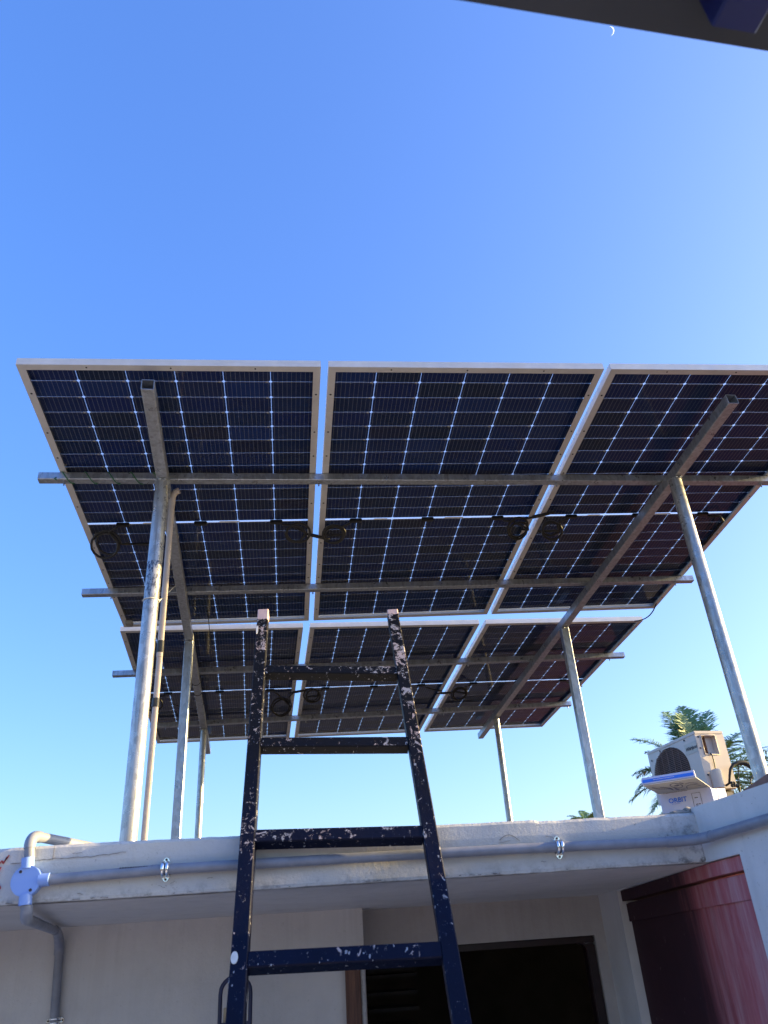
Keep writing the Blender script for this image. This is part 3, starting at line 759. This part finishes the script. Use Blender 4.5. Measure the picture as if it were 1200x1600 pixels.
# ------------------------------------------------------------------ small lines tied to the frame
mb = MB(); gy = .687; pts = []
for i in range(97):
    t_ = i / 96; x = -.01 + .44 * t_; a = t_ * 2 * math.pi * 4.5 + 1.0
    pts.append(A(x, gy + .0012 * x * 25, -.0205) + AR @ Vector((0, math.cos(a) * .026, math.sin(a) * .026)))
pts = [A(.0, gy - .03, -.055), A(-.012, gy - .035, -.05)] + pts
mb.tube(pts, .0027, 6); tag(mb.build('earth_wire', M_GREEN), 'thin green wire wound round the left end of the front rail', 'wire')
V = thing('riser_pipe', 'slim beige plastic riser pipe strapped behind the thick front left post', 'pipe', P(-.598, 3.09, .28))
mb = MB(); mb.tube([P(-.597, 3.09, .28), P(-.597, 3.09, 1.1)], .0118, 14); mb.build('lower_pipe', M_PVC_WARM, V)
mb = MB(); mb.tube([P(-.598, 3.09, 1.101), P(-.600, 3.085, 1.80), P(-.598, 3.083, 1.865), P(-.588, 3.08, 1.885), P(-.572, 3.075, 1.89)], [.0130, .0130, .0135, .0145, .0145], 14); mb.build('upper_pipe', M_PVC_WARM, V)
for z0, z1 in ((.895, .93), (1.12, 1.17)):
    mb = MB(); mb.tube([P(-.5975, 3.09, z0), P(-.598, 3.09, z1)], .0145, 14); mb.build('tape_band', M_TAPE, V)
mb = MB(); mb.tube([Vector((T_FL.x + .0322 * math.cos(a), T_FL.y + .0322 * math.sin(a), H + 1.29)) for a in [2 * math.pi * i / 20 for i in range(21)]] + [A(rl(1.62), 1.62, -.075) + Vector((-.025, 0, 0))], .0022, 6)
tag(mb.build('string', M_STRING), 'white string tied from the front left post to the sloping rail', 'string')
mb = MB(); mb.tube([A(.53, 2.0, -.04), A(.535, 2.1, -.12), A(.53, 2.3, -.17), A(.52, 2.45, -.12), A(.50, 2.62, -.05)], .0022, 6)
tag(mb.build('dangling_wire', M_BLACK), 'thin black wire dangling beside the left rafter below the panel joint', 'wire')
mb = MB()
for k, y in enumerate((3.02, 3.22)):
    c = A(rl(y), y, -.066); mb.tube([c + AR @ Vector((math.cos(a) * .036, .02 * math.sin(a * .5), math.sin(a) * .036)) for a in [2 * math.pi * i / 16 for i in range(17)]], .0025, 6)
mb.tube([A(.13, 3.60, -.02), A(.22, 3.62, -.05), A(.30, 3.60, -.07), A(rl(3.5) + .03, 3.45, -.09), A(rl(3.3) + .03, 3.25, -.07)], .003, 6)
tag(mb.build('tie_wire', M_BLACK), 'black wire looped round the left rafter behind the square post', 'wire')

# ------------------------------------------------------------------ ladder
Lr = thing('ladder', 'dark navy steel ladder spattered with paint leaning on the slab edge', 'ladder', P(.07, .66, -2.15))
U = Vector((.0010, .505, .863)).normalized()
LT, RT = P(-.150, 2.545, 1.072), P(.302, 2.508, 1.044)
X_ = (RT - LT).normalized(); X_ = (X_ - U * X_.dot(U)).normalized(); N_ = X_.cross(U).normalized()      # N_ points back and up from the rungs
if N_.y > 0: N_ = -N_                                        # front face normal: towards the camera
RW = .0375
for T in (LT, RT):
    b = T - U * ((T.z - .0) / U.z)
    mb = MB(); mb.hollow(b - N_ * (RW / 2), T - N_ * (RW / 2), RW, RW, N_, .002); ra = mb.build('rail', M_LADDER, Lr)
    mb = MB(); mb.box(T - N_ * (RW / 2) - U * .002, (RW - .005, RW - .005, .003), Matrix((X_, N_, U)).transposed()); mb.build('end_cap', M_LADDER, ra)
    if T is LT:
        c = T + (P(-.158, 1.924, .009) - LT).dot(U) * U - X_ * .010 + N_ * .0008
        mb = MB(); mb.disc(c, N_, .0135, .0016, 22, .58, U); mb.build('paint_blob', M_LABEL, ra)
        c = T - U * .115 - X_ * .0155 + N_ * .0006
        mb = MB(); mb.disc(c, N_, .022, .0014, 14, .16, U); mb.build('paint_blob', M_LABEL, ra)
s0 = (P(-.151, 2.376, .782) - LT).dot(U) + .024
k = 0
while True:
    d_ = s0 - .3080 * k
    a = LT + U * d_ + X_ * (RW / 2 + .0005) - N_ * (RW / 2); b = RT + U * ((P(.301, 2.338, .754) - RT).dot(U) + .022 - .2985 * k) - X_ * (RW / 2 + .0005) - N_ * (RW / 2)
    if a.z < .1: break
    mb = MB(); mb.hollow(a, b, .036, .034, N_, .002) if False else mb.hollow(a + N_ * .001, b + N_ * .001, .036, .034, N_, .002)
    mb.build('rung', M_LADDER, Lr); k += 1

# ------------------------------------------------------------------ blue hoop frame behind the ladder
Hp = thing('hoop_frame', 'narrow navy tube hoop with beige slats standing behind the left ladder rail', 'frame', P(-.235, 2.9, -2.15))
pts = [P(-.283, 2.9, -2.15), P(-.283, 2.9, -.085)] + [P(-.236 - .047 * math.cos(a), 2.9, -.082 + .044 * math.sin(a)) for a in [math.pi * i / 12 for i in range(1, 12)]] + [P(-.189, 2.9, -.085), P(-.189, 2.9, -2.15)]
mb = MB(); mb.tube(pts, .0065, 10); mb.build('hoop', M_NAVYTUBE, Hp)
for x in (-.264, -.208):
    mb = MB(); mb.box(P(x, 2.906, -1.2), (.016, .01, 2.16)); mb.build('slat', M_BEIGE, Hp, bevel=.002)
for z_ in (-.165, -1.2): mb = MB(); mb.box(P(-.236, 2.902, z_), (.085, .012, .012)); mb.build('crossbar', M_NAVYTUBE, Hp)

# ------------------------------------------------------------------ air conditioner on a plinth, hose, carton
AX, AY, AZ0, AZ1 = 3.59, 7.0, 1.10, 1.617
rot = Matrix.Rotation(R(8), 3, 'Z')
def ac(u, v, z):                                             # u along the narrow end (towards +X), v along the long front (away), z height
    q = rot @ Vector((u, v, 0)); return P(AX + q.x, AY + q.y, AZ0 + z)
ux, uy = rot @ Vector((1, 0, 0)), rot @ Vector((0, 1, 0))
AD, AL, AH = .30, .86, .517
Pl = MB(); Pl.box(ac(AD / 2, AL / 2, -.4225), (.26, .78, .795), rot); Pl = Pl.build('plinth', M_CONC, bevel=.01); tag(Pl, 'rough concrete plinth on the roof carrying the air conditioner', 'plinth')
AC = thing('air_conditioner', 'cream outdoor air conditioner unit standing on the roof in front of the palm', 'air conditioner', ac(AD / 2, AL / 2, 0))
rim, rimv = .232, .31; gc = (.50, .26)                                  # fan opening on the long front
mb = MB()
mb.box(ac(AD / 2, AL / 2, AH - .016), (AD + .008, AL + .008, .032), rot); mb.build('top_cover', M_AC, AC, bevel=.006)
# front sheet with a round opening
N = 40; ring = []; outer = []
for i in range(N):
    a = 2 * math.pi * i / N; ring.append((gc[0] + rim * math.cos(a), gc[1] - .02 + rim * math.sin(a)))
    s_ = max(abs(math.cos(a)), abs(math.sin(a))); 
def edge(a):
    c, s_ = math.cos(a), math.sin(a); k = 1e9
    if c > 1e-6: k = min(k, (AL - gc[0]) / c)
    if c < -1e-6: k = min(k, gc[0] / -c)
    if s_ > 1e-6: k = min(k, (AH - .033 - .24) / s_)
    if s_ < -1e-6: k = min(k, .24 / -s_)
    return gc[0] + c * k, .24 + s_ * k
angs = sorted([2 * math.pi * i / N for i in range(N)] + [math.atan2(y_ - .24, x_ - gc[0]) % (2 * math.pi) for x_ in (0, AL) for y_ in (0, AH - .033)])
mb = MB(); vs = []
for a in angs:
    e_ = edge(a); r_ = (gc[0] + rimv * math.cos(a), .24 + rim * math.sin(a))
    vs += [ac(0, e_[0], e_[1]), ac(0, r_[0], r_[1]), ac(.02, r_[0], r_[1])]
n_ = len(angs); fs = []
for i in range(n_):
    j = (i + 1) % n_; fs += [(3 * i, 3 * i + 1, 3 * j + 1, 3 * j), (3 * i + 1, 3 * i + 2, 3 * j + 2, 3 * j + 1)]
mb.add(vs, fs); mb.build('front_sheet', M_AC, AC)
# narrow end facing the camera with a recessed hand grip
mb = MB(); zt = AH - .033
gx0, gx1, gz0, gz1 = .055, .205, .30, .475
xsn = [0, gx0, gx1, AD]; zsn = [0, gz0, gz1, zt]
for i in range(3):
    for j in range(3):
        if i == 1 and j == 1: continue
        mb.add([ac(xsn[i], 0, zsn[j]), ac(xsn[i + 1], 0, zsn[j]), ac(xsn[i + 1], 0, zsn[j + 1]), ac(xsn[i], 0, zsn[j + 1])], [(0, 1, 2, 3)])
mb.build('end_sheet', M_AC, AC)
mb = MB(); q0 = [(gx0, gz0), (gx1, gz0), (gx1, gz1), (gx0, gz1)]; q1 = [(gx0 + .012, gz0 + .03), (gx1 - .012, gz0 + .03), (gx1 - .012, gz1 - .012), (gx0 + .012, gz1 - .012)]
mb.add([ac(a, 0, b) for a, b in q0] + [ac(a, .045, b) for a, b in q1], [(4, 5, 6, 7), (0, 1, 5, 4), (1, 2, 6, 5), (2, 3, 7, 6), (3, 0, 4, 7)])
gp = mb.build('hand_grip', M_AC, AC)
mb = MB(); fr_ = [ac(a, -.003, b) for a, b in ((gx0, gz0), (gx1, gz0), (gx1, gz1), (gx0, gz1))]; mb.tube(fr_, .006, 6, closed=True); mb.build('grip_rim', M_AC, gp)
mb = MB(); mb.box(ac(AD, AL / 2, zt / 2), (.002, AL, zt), rot); mb.box(ac(AD / 2, AL, zt / 2), (AD, .002, zt), rot); mb.box(ac(AD / 2, AL / 2, .002), (AD - .004, AL - .004, .003), rot); mb.build('rear_sheet', M_AC, AC)
mb = MB(); mb.box(ac(.10, AL / 2, zt / 2), (.004, AL - .02, zt - .02), rot); mb.build('coil', M_ACFIN, AC)
mb = MB()
for k in range(3):
    a = k * 2.094 + .4
    pts = [(gc[0] + .04 * math.cos(a), .24 + .04 * math.sin(a)), (gc[0] + .19 * math.cos(a - .25), .24 + .19 * math.sin(a - .25)), (gc[0] + .19 * math.cos(a + .75), .24 + .19 * math.sin(a + .75)), (gc[0] + .05 * math.cos(a + .9), .24 + .05 * math.sin(a + .9))]
    mb.add([ac(.055, *pts[0]), ac(.045, *pts[1]), ac(.075, *pts[2]), ac(.075, *pts[3]), ac(.058, *pts[0]), ac(.048, *pts[1]), ac(.078, *pts[2]), ac(.078, *pts[3])], [(3, 2, 1, 0), (4, 5, 6, 7), (0, 1, 5, 4), (1, 2, 6, 5), (2, 3, 7, 6), (3, 0, 4, 7)])
mb.disc(ac(.06, gc[0], .24), ux, .05, .03, 16); mb.build('fan', M_ACDK, AC)
mb = MB()
z = .24 - rim + .012
while z < .24 + rim:
    hw = rimv / rim * math.sqrt(max(0, rim ** 2 - (z - .24) ** 2)); mb.tube([ac(-.006, gc[0] - hw, z), ac(-.016, gc[0], z), ac(-.006, gc[0] + hw, z)], .0038, 5); z += .0165
for k in (-.2, -.1, 0, .1, .2):
    hw = rim / rimv * math.sqrt(rimv ** 2 - k ** 2); mb.tube([ac(-.012, gc[0] + k, .24 - hw), ac(-.020, gc[0] + k, .24), ac(-.012, gc[0] + k, .24 + hw)], .0035, 5)
mb.build('grille', plain('grille_wire', (.20, .13, .10), .5), AC, kind='stuff')
# bulged valve cover low on the narrow end
mb = MB(); nn = 8; vs = []
for i in range(nn + 1):
    a = math.pi * i / nn; u = .045 + .056 - .056 * math.cos(a); d_ = .05 * math.sin(a) + .012
    vs += [ac(u, -d_, .0), ac(u, -d_, .15 + .012 * math.sin(a))]
vs_ = list(vs); fs = [(2 * i, 2 * i + 2, 2 * i + 3, 2 * i + 1) for i in range(nn)] + [tuple(2 * i + 1 for i in range(nn + 1)), tuple(2 * i for i in range(nn, -1, -1)), (0, 1, 2 * nn + 1, 2 * nn)]
mb.add(vs_, fs); mb.build('valve_cover', M_AC, AC)
mb = MB(); mb.tube([ac(.110, -.002, gz0 + .012), ac(.113, -.02, gz0 - .01), ac(.120, -.012, gz0 - .07), ac(.115, -.012, .155)], .006, 7); mb.build('power_cable', M_BLACK, AC)
for u, z_ in ((.03, AH - .055), (.20, AH - .05), (.025, .36), (.03, .12)): mb = MB(); mb.disc(ac(u, -.002, z_), uy, .009, .004, 8); mb.build('screw', M_INK, AC)
for v_, z_ in ((.18, AH - .045), (.62, AH - .045), (.80, .42)): mb = MB(); mb.disc(ac(-.005, v_, z_), ux, .009, .004, 8); mb.build('screw', M_INK, AC)
mb = MB(); mb.box(ac(-.002, .105, .383), (.003, .20, .10), rot); bd = mb.build('badge', M_BADGE, AC)
text_mesh('Whirlpool', .046, M_INK, 'lettering', bd, ac(-.005, .190, .368), -uy, (0, 0, 1), .35)
for v_ in (.12, AL - .12): mb = MB(); mb.box(ac(AD / 2, v_, -.0125), (AD + .05, .05, .022), rot); mb.build('foot', M_ACDK, AC)

def ypl(y, x_over_y, z_over_y): return P(x_over_y * y, y, z_over_y * y)
Hs = thing('refrigerant_hose', 'thick black insulated hose looping over the wall right of the air conditioner', 'hose', P(4.05, 6.86, .281))
mb = MB(); mb.tube([ac(.172, -.02, .02), ac(.175, -.07, .03), ac(.185, -.09, .09), ac(.21, -.09, .145), ac(.25, -.09, .185), ac(.31, -.09, .205), ac(.38, -.09, .20), ac(.45, -.10, .15), ac(.50, -.10, .06), ac(.53, -.10, -.1), ac(.53, -.1, -.6), ac(.53, -.1, -.80)], [.010, .010, .011, .013, .016, .020, .023, .024, .024, .024, .024, .024], 10); mb.build('insulated_hose', M_HOSE, Hs)
mb = MB(); mb.tube([ac(.31, -.09, .20), ac(.285, -.09, .12), ac(.26, -.09, .05), ac(.25, -.09, -.05)], .006, 7); mb.build('signal_cable', M_BLACK, Hs)
mb = MB(); mb.tube([ac(.36, -.12, -.02), ac(.36, -.12, .04), ac(.40, -.12, .085), ac(.45, -.12, .08), ac(.49, -.12, .03), ac(.50, -.12, -.2)], .007, 7); mb.build('signal_cable', M_BLACK, Hs)
m2 = MB()
for k in range(5): 
    l_ = lump(ac(.185 + .022 * (k % 3), -.09, .005 + .024 * (k % 2)), .017, k * 2.2, (1, 1, 1), 1); m2.add(l_.v, l_.f)
m2.build('taped_joint', M_HOSE, Hs, kind='stuff')

# open carton standing on the roof behind the inner corner
A_, B_ = P(1.113, 2.500, .382), P(1.239, 2.406, .382)
e1 = (B_ - A_).normalized(); nf = Vector((-.598, -.801, 0)); dn = Vector((0, 0, -1)); zb_ = H + .281
Bx = thing('carton', 'small open white and blue cardboard carton at the inner roof corner, lid hanging out', 'box', Vector(((A_.x + B_.x) / 2, (A_.y + B_.y) / 2, zb_)))
wd = (B_ - A_).length; hh = A_.z - zb_
def bxp(s_, d_, z_): return A_ + e1 * (s_ * wd) - nf * d_ + dn * z_
mb = MB()
for q in ([bxp(0, 0, 0), bxp(1, 0, 0), bxp(1, 0, hh), bxp(0, 0, hh)], [bxp(0, .11, 0), bxp(1, .11, 0), bxp(1, .11, hh), bxp(0, .11, hh)], [bxp(0, 0, 0), bxp(0, .11, 0), bxp(0, .11, hh), bxp(0, 0, hh)], [bxp(1, 0, 0), bxp(1, .11, 0), bxp(1, .11, hh), bxp(1, 0, hh)], [bxp(0, 0, hh), bxp(1, 0, hh), bxp(1, .11, hh), bxp(0, .11, hh)]):
    c = sum(q, Vector()) / 4; n3 = (q[1] - q[0]).cross(q[3] - q[0]).normalized() * .0012
    mb.hexa([v - n3 for v in q], [v + n3 for v in q])
bo = mb.build('tray', M_BOX, Bx)
LL = .19; up_ = Vector((0, 0, .006))
C_, D_ = A_ + nf * LL + up_, B_ + nf * LL + up_
mb = MB(); mb.hexa([A_ + Vector((0, 0, .001)), B_ + Vector((0, 0, .001)), D_, C_], [A_ + Vector((0, 0, .003)), B_ + Vector((0, 0, .003)), D_ + Vector((0, 0, .002)), C_ + Vector((0, 0, .002))]); ld = mb.build('lid', M_BOXGREY, Bx)
mb = MB(); mb.hexa([C_ + dn * .001, D_ + dn * .001, D_ - nf * .01 + dn * .001, C_ - nf * .01 + dn * .001], [C_ + Vector((0, 0, .021)) - nf * .002, D_ + Vector((0, 0, .021)) - nf * .002, D_ + Vector((0, 0, .021)) - nf * .01, C_ + Vector((0, 0, .021)) - nf * .01])
mb.build('lid_edge', M_BOX, ld, bevel=.002)
mb = MB(); q = [C_.lerp(D_, t_) + nf * .0012 + Vector((0, 0, z_)) - nf * z_ * .12 for t_, z_ in ((.02, .0055), (.98, .0055), (.98, .0145), (.02, .0145))]; mb.hexa(q, [v + nf * .0008 for v in q]); mb.build('blue_stripe', M_BOXBLUE, ld)
mb = MB()
for i in range(16):
    t_ = .24 + .40 * i / 16; mb.box(C_.lerp(D_, t_) + nf * .0022 + Vector((0, 0, .0105)), (.0032, .0008, .0016), Matrix((e1, nf, Vector((0, 0, 1)))).transposed())
mb.build('stripe_print', M_BOX, ld, kind='stuff')
# line drawings on the underside of the lid: three little hand sketches
def lp(s_, t_): return A_ + e1 * (s_ * wd) + nf * (t_ * LL) + Vector((0, 0, .001 + (.005) * t_)) + dn * .0012
mb = MB()
def stroke(pts, w=.0022):
    q = [lp(*p) for p in pts]; r_ = []
    for a, b in zip(q[:-1], q[1:]): r_ += [a.lerp(b, i / 4) for i in range(4)]
    mb.ribbon(r_ + [q[-1]], w, (0, 0, -1), .0006)
stroke([(.10, .72), (.16, .52), (.24, .46), (.31, .44), (.36, .30)]); stroke([(.22, .62), (.30, .56), (.37, .40), (.36, .24)], .003)
stroke([(.52 + .10 * math.cos(a), .58 + .22 * math.sin(a)) for a in [2 * math.pi * i / 14 for i in range(15)]]); stroke([(.48, .58), (.55, .62), (.56, .54), (.50, .56)], .003)
stroke([(.44, .40), (.44, .26), (.46, .18)], .004); stroke([(.50, .20), (.57, .18)])
stroke([(.64, .78), (.68, .66)], .003); stroke([(.62, .20), (.66, .40), (.74, .48), (.84, .44), (.90, .28)]); stroke([(.70, .62), (.80, .66), (.90, .52)])
mb.build('lid_drawing', plain('drawing_ink', (.03, .03, .10), .6), ld, kind='stuff')
mb = MB()
for i in range(7): 
    if i != 3: mb.box(lp(.80 + .022 * i, .08), (.0024, .002, .0006), Matrix((e1, nf, Vector((0, 0, 1)))).transposed())
mb.build('lid_print', M_BOXBLUE, ld, kind='stuff')
text_mesh('ORBIT', .020, M_BOXBLUE, 'lettering', bo, bxp(.16, 0, .030) + nf * .0022, e1, (0, 0, 1))
mb = MB(); q = [bxp(.21, 0, .0345) + nf * .002]; 
for i in range(6): mb.box(bxp(.22 + .028 * i, 0, .0335) + nf * .002, (.0026, .001, .0012), Matrix((e1, nf, Vector((0, 0, 1)))).transposed())
mb.build('small_print', M_BOXBLUE, bo, kind='stuff')
mb = MB(); sx0, sx1, sz0, sz1 = .63, .79, .010, .062
for a, b in (((sx0, sz0), (sx1, sz0)), ((sx1, sz0), (sx1, sz1)), ((sx0, sz0), (sx0, sz1))): mb.ribbon([bxp(*((a[0] + (b[0] - a[0]) * i / 6), 0, a[1] + (b[1] - a[1]) * i / 6)) + nf * .0014 for i in range(7)], .0009, nf)
for s_, z_, w in ((.70, .024, .010), (.69, .043, .007), (.74, .043, .006), (.70, .048, .012)): mb.box(bxp(s_, 0, z_) + nf * .0016, (w, .001, .0022), Matrix((e1, nf, Vector((0, 0, 1)))).transposed())
mb.build('sticker_print', M_INK, bo, kind='stuff')
# short side flap, printed blue, catching the sun
f1 = Vector((.058, .022, 0)); fn = Vector((.355, -.935, 0))
mb = MB(); q = [B_ + dn * .004, B_ + f1 + dn * .002, B_ + f1 + dn * .075, B_ + dn * .075]; mb.hexa([v - fn * .001 for v in q], [v + fn * .001 for v in q]); fl = mb.build('side_flap', M_BOX, Bx)
mb = MB()
for pts in ([(.0, .0), (.13, .0), (.28, 1.0), (.0, 1.0)], [(.30, .98), (.42, .70), (.50, .42), (.72, .34), (.99, .26), (1, 1)], [(.40, .03), (1, .03), (1, .12), (.40, .10)]):
    q = [B_ + f1 * s_ + dn * (.003 + .040 * t_) + fn * .0016 for s_, t_ in pts]; m3 = [v + fn * .0005 for v in q]; n3 = len(q)
    mb.add(q + m3, [tuple(range(n3 - 1, -1, -1)), tuple(range(n3, 2 * n3))] + [(i, (i + 1) % n3, n3 + (i + 1) % n3, n3 + i) for i in range(n3)])
mb.build('flap_print', M_BOXBLUE, fl, kind='stuff')

mb = MB(); mb.hexa([P(1.062, 1.905, .2865), P(1.17, 1.905, .2865), P(1.19, 1.64, .2850), P(1.075, 1.64, .2850)], [P(1.062, 1.905, .292), P(1.17, 1.905, .292), P(1.19, 1.64, .330), P(1.075, 1.64, .330)])
tag(mb.build('clay_tile', plain('brown_clay', (.24, .13, .10), .85, 0, .25, 14, .4), bevel=.003), 'brown clay wedge tile lying on the wall top at the right edge', 'tile')

# ------------------------------------------------------------------ canopy roof edge overhead
Cn = thing('canopy', 'dark corrugated canopy roof with a blue beam overhead at the top right', 'canopy', P(.4, -1.0, -2.15))
d1 = Vector((.381, .037, 0)).normalized(); d2 = Vector((-d1.y, d1.x, 0)); e0 = P(.173, .443, .90)
mb = MB(); prof = []
yy = 0
while yy < 1.5:
    prof += [(yy, 0), (yy + .05, 0), (yy + .065, .018), (yy + .085, .018), (yy + .10, 0)]; yy += .12
prof = [(u, z) for u, z in prof]
vs = [e0 + d1 * s_ - d2 * u + Vector((0, 0, z)) for s_ in (-.3, 2.6) for u, z in prof]; n_ = len(prof)
mb.add(vs, [(i, i + 1, n_ + i + 1, n_ + i) for i in range(n_ - 1)])
vs2 = [v + Vector((0, 0, .003)) for v in vs]; mb.add(vs2, [(i, n_ + i, n_ + i + 1, i + 1) for i in range(n_ - 1)])
mb.add([vs[0], vs[n_], vs2[n_], vs2[0]], [(0, 1, 2, 3)])
mb.build('corrugated_sheet', M_SHEET, Cn, fixn=False)
for x in (.464, 2.3):
    a = e0 + d1 * ((x - .173) / d1.x) - d2 * .043; mb = MB(); mb.hollow(a + Vector((0, 0, -.0305)), a + Vector((0, 0, -.0305)) - d2 * 1.45, .054, .056, (0, 0, 1)); mb.build('beam', M_BLUEBEAM, Cn)
    c = a - d2 * 1.40; mb = MB(); mb.hollow(Vector((c.x, c.y, 0)), Vector((c.x, c.y, a.z - .06)), .056, .056, (0, 1, 0)); mb.build('post', M_BLUEBEAM, Cn)

# ------------------------------------------------------------------ palms
def frond_mesh(base, az, el, length, droop, rnd, leaf=.98, pairs=64, twist=0):
    m = MB(); d = Vector((math.sin(az) * math.cos(el), math.cos(az) * math.cos(el), math.sin(el)))
    p = Vector(base); pts = [p.copy()]; nseg = 14; e_ = el
    for i in range(nseg):
        e_ -= droop / nseg * (.4 + 1.2 * i / nseg)
        d = Vector((math.sin(az) * math.cos(e_), math.cos(az) * math.cos(e_), math.sin(e_))); p = p + d * (length / nseg); pts.append(p.copy())
    m.tube(pts, [.05 * (1 - .85 * i / nseg) for i in range(nseg + 1)], 5)
    for k in range(pairs):
        t_ = .14 + .86 * k / pairs; f_ = t_ * nseg; i = min(nseg - 1, int(f_)); q = pts[i].lerp(pts[i + 1], f_ - i); T = (pts[i + 1] - pts[i]).normalized()
        sd_ = T.cross(Vector((0, 0, 1))); sd_ = sd_.normalized() if sd_.length > .05 else Vector((1, 0, 0)); upv = sd_.cross(T)
        ll = leaf * length / 3.4 * (math.sin(math.pi * min(1, t_ * .93 + .06)) ** .6) * rnd.uniform(.85, 1.15)
        for s_ in (-1, 1):
            if rnd.random() < .06: continue
            dd = (sd_ * s_ * rnd.uniform(.7, 1) + T * rnd.uniform(.35, .75) + upv * rnd.uniform(-.05, .35)).normalized()
            w = T * .021 + Vector((0, 0, .004)); sag = Vector((0, 0, -1)) * ll * rnd.uniform(.08, .42)
            a, b, c = q, q + dd * ll * .5 + sag * .12, q + dd * ll * .92 + sag * .75
            m.add([a - w, a + w, b + w * 1.1, b - w * 1.1, c], [(0, 1, 2, 3), (3, 2, 4)])
    return m
def palm(base, crown, fronds, label, seed, grp='palms behind the building'):
    rnd = random.Random(seed); root = thing('palm_tree', label, 'palm', base, grp)
    b, c = Vector(base), Vector(crown)
    pts = [b.lerp(c, i / 12) + Vector((.35 * math.sin(i / 12 * 3.1), 0, 0)) * (1 - i / 12) for i in range(13)]
    m = MB(); m.tube(pts, [.22 - .09 * i / 12 for i in range(13)], 12); m.build('trunk', M_TRUNK, root)
    for az, el, ln, dr, dry in fronds:
        frond_mesh(c + Vector((rnd.uniform(-.08, .08), rnd.uniform(-.08, .08), rnd.uniform(-.1, .1))), R(az), R(el), ln, R(dr), rnd).build('frond', M_FROND_DRY if dry else M_FROND, root, fixn=False)
cx, cy, cz = .5125 * 31.0, 31.0, .165 * 31.0
fr_ = [(-75, 30, 3.4, 85, 0), (-95, 10, 3.2, 75, 0), (-60, 42, 3.1, 75, 1), (-85, 48, 3.0, 95, 0), (-40, 58, 3.3, 45, 0), (5, 80, 2.9, 30, 0), (40, 70, 2.9, 45, 0), (75, 48, 3.3, 70, 0), (95, 30, 3.3, 80, 0), (110, 12, 3.2, 70, 0), (130, 35, 3.1, 80, 0), (170, 50, 2.8, 80, 0), (-120, 20, 3.0, 80, 0), (-150, 45, 3.0, 70, 0), (-100, -18, 3.0, 60, 1), (-70, -12, 3.1, 65, 0), (85, -5, 3.1, 60, 0), (100, -22, 2.9, 50, 0), (-10, 60, 2.9, 60, 0), (20, 40, 3.0, 60, 0), (60, 15, 3.0, 60, 0), (-20, 88, 2.6, 20, 0), (-88, 35, 3.3, 60, 0), (-70, 18, 3.5, 60, 0), (-78, -4, 3.3, 50, 0), (88, 40, 3.4, 60, 0), (78, 22, 3.4, 65, 0), (100, 5, 3.3, 60, 0), (15, 85, 3.2, 25, 0), (60, 80, 3.0, 30, 0), (-8, 74, 3.3, 26, 0), (28, 76, 3.3, 26, 0), (12, 66, 3.2, 34, 0), (80, 60, 3.2, 55, 0), (70, 35, 3.3, 60, 0), (92, 20, 3.2, 60, 0), (-65, 60, 2.9, 55, 0)]
fr_ = [(a, e, l * (.92 if a < -45 else 1.12), d, y) for a, e, l, d, y in fr_]
palm((cx + .4, cy + .3, -.06), (cx, cy, cz + H), fr_, 'tall coconut palm whose crown spreads behind the air conditioner', 3)
rnd0 = random.Random(9)
palm((.346 * 52, 52, -.06), (.346 * 52, 52, .1295 * 52 + H - .6), [(a, e, 1.7, 60, 0) for a, e in ((-80, 30), (-50, 55), (0, 75), (50, 55), (80, 30), (110, 40), (-120, 40), (-90, 0), (90, 0), (-20, 50), (170, 50))], 'distant palm just showing above the roof edge by the slim square right post', 5)

# ------------------------------------------------------------------ moon
d = Vector((.330, .435, .838)).normalized(); u = d.cross(Vector((0, 0, 1))).normalized(); w_ = u.cross(d).normalized(); D0 = 6000.0
rad = 5.4 / 1205 * D0; ang0 = R(-12); mb = MB(); vs = []; n_ = 18
for i in range(n_ + 1):
    a = -math.pi / 2 + math.pi * i / n_; 
    for kx in (1.0, .84):
        x, y = math.cos(a) * rad * kx, math.sin(a) * rad
        vs.append(Vector((0, 0, H)) + d * D0 + u * (x * math.cos(ang0) - y * math.sin(ang0)) + w_ * (x * math.sin(ang0) + y * math.cos(ang0)))
vb = [v + d * 2 for v in vs]
fs = [(2 * i, 2 * i + 2, 2 * i + 3, 2 * i + 1) for i in range(n_)]
mb.add(vs, fs); mb.add(vb, [tuple(reversed(f)) for f in fs]); mb.build('moon', M_MOON)
tag(bpy.data.objects['moon'], 'thin white crescent moon in the blue sky under the canopy edge', 'moon')
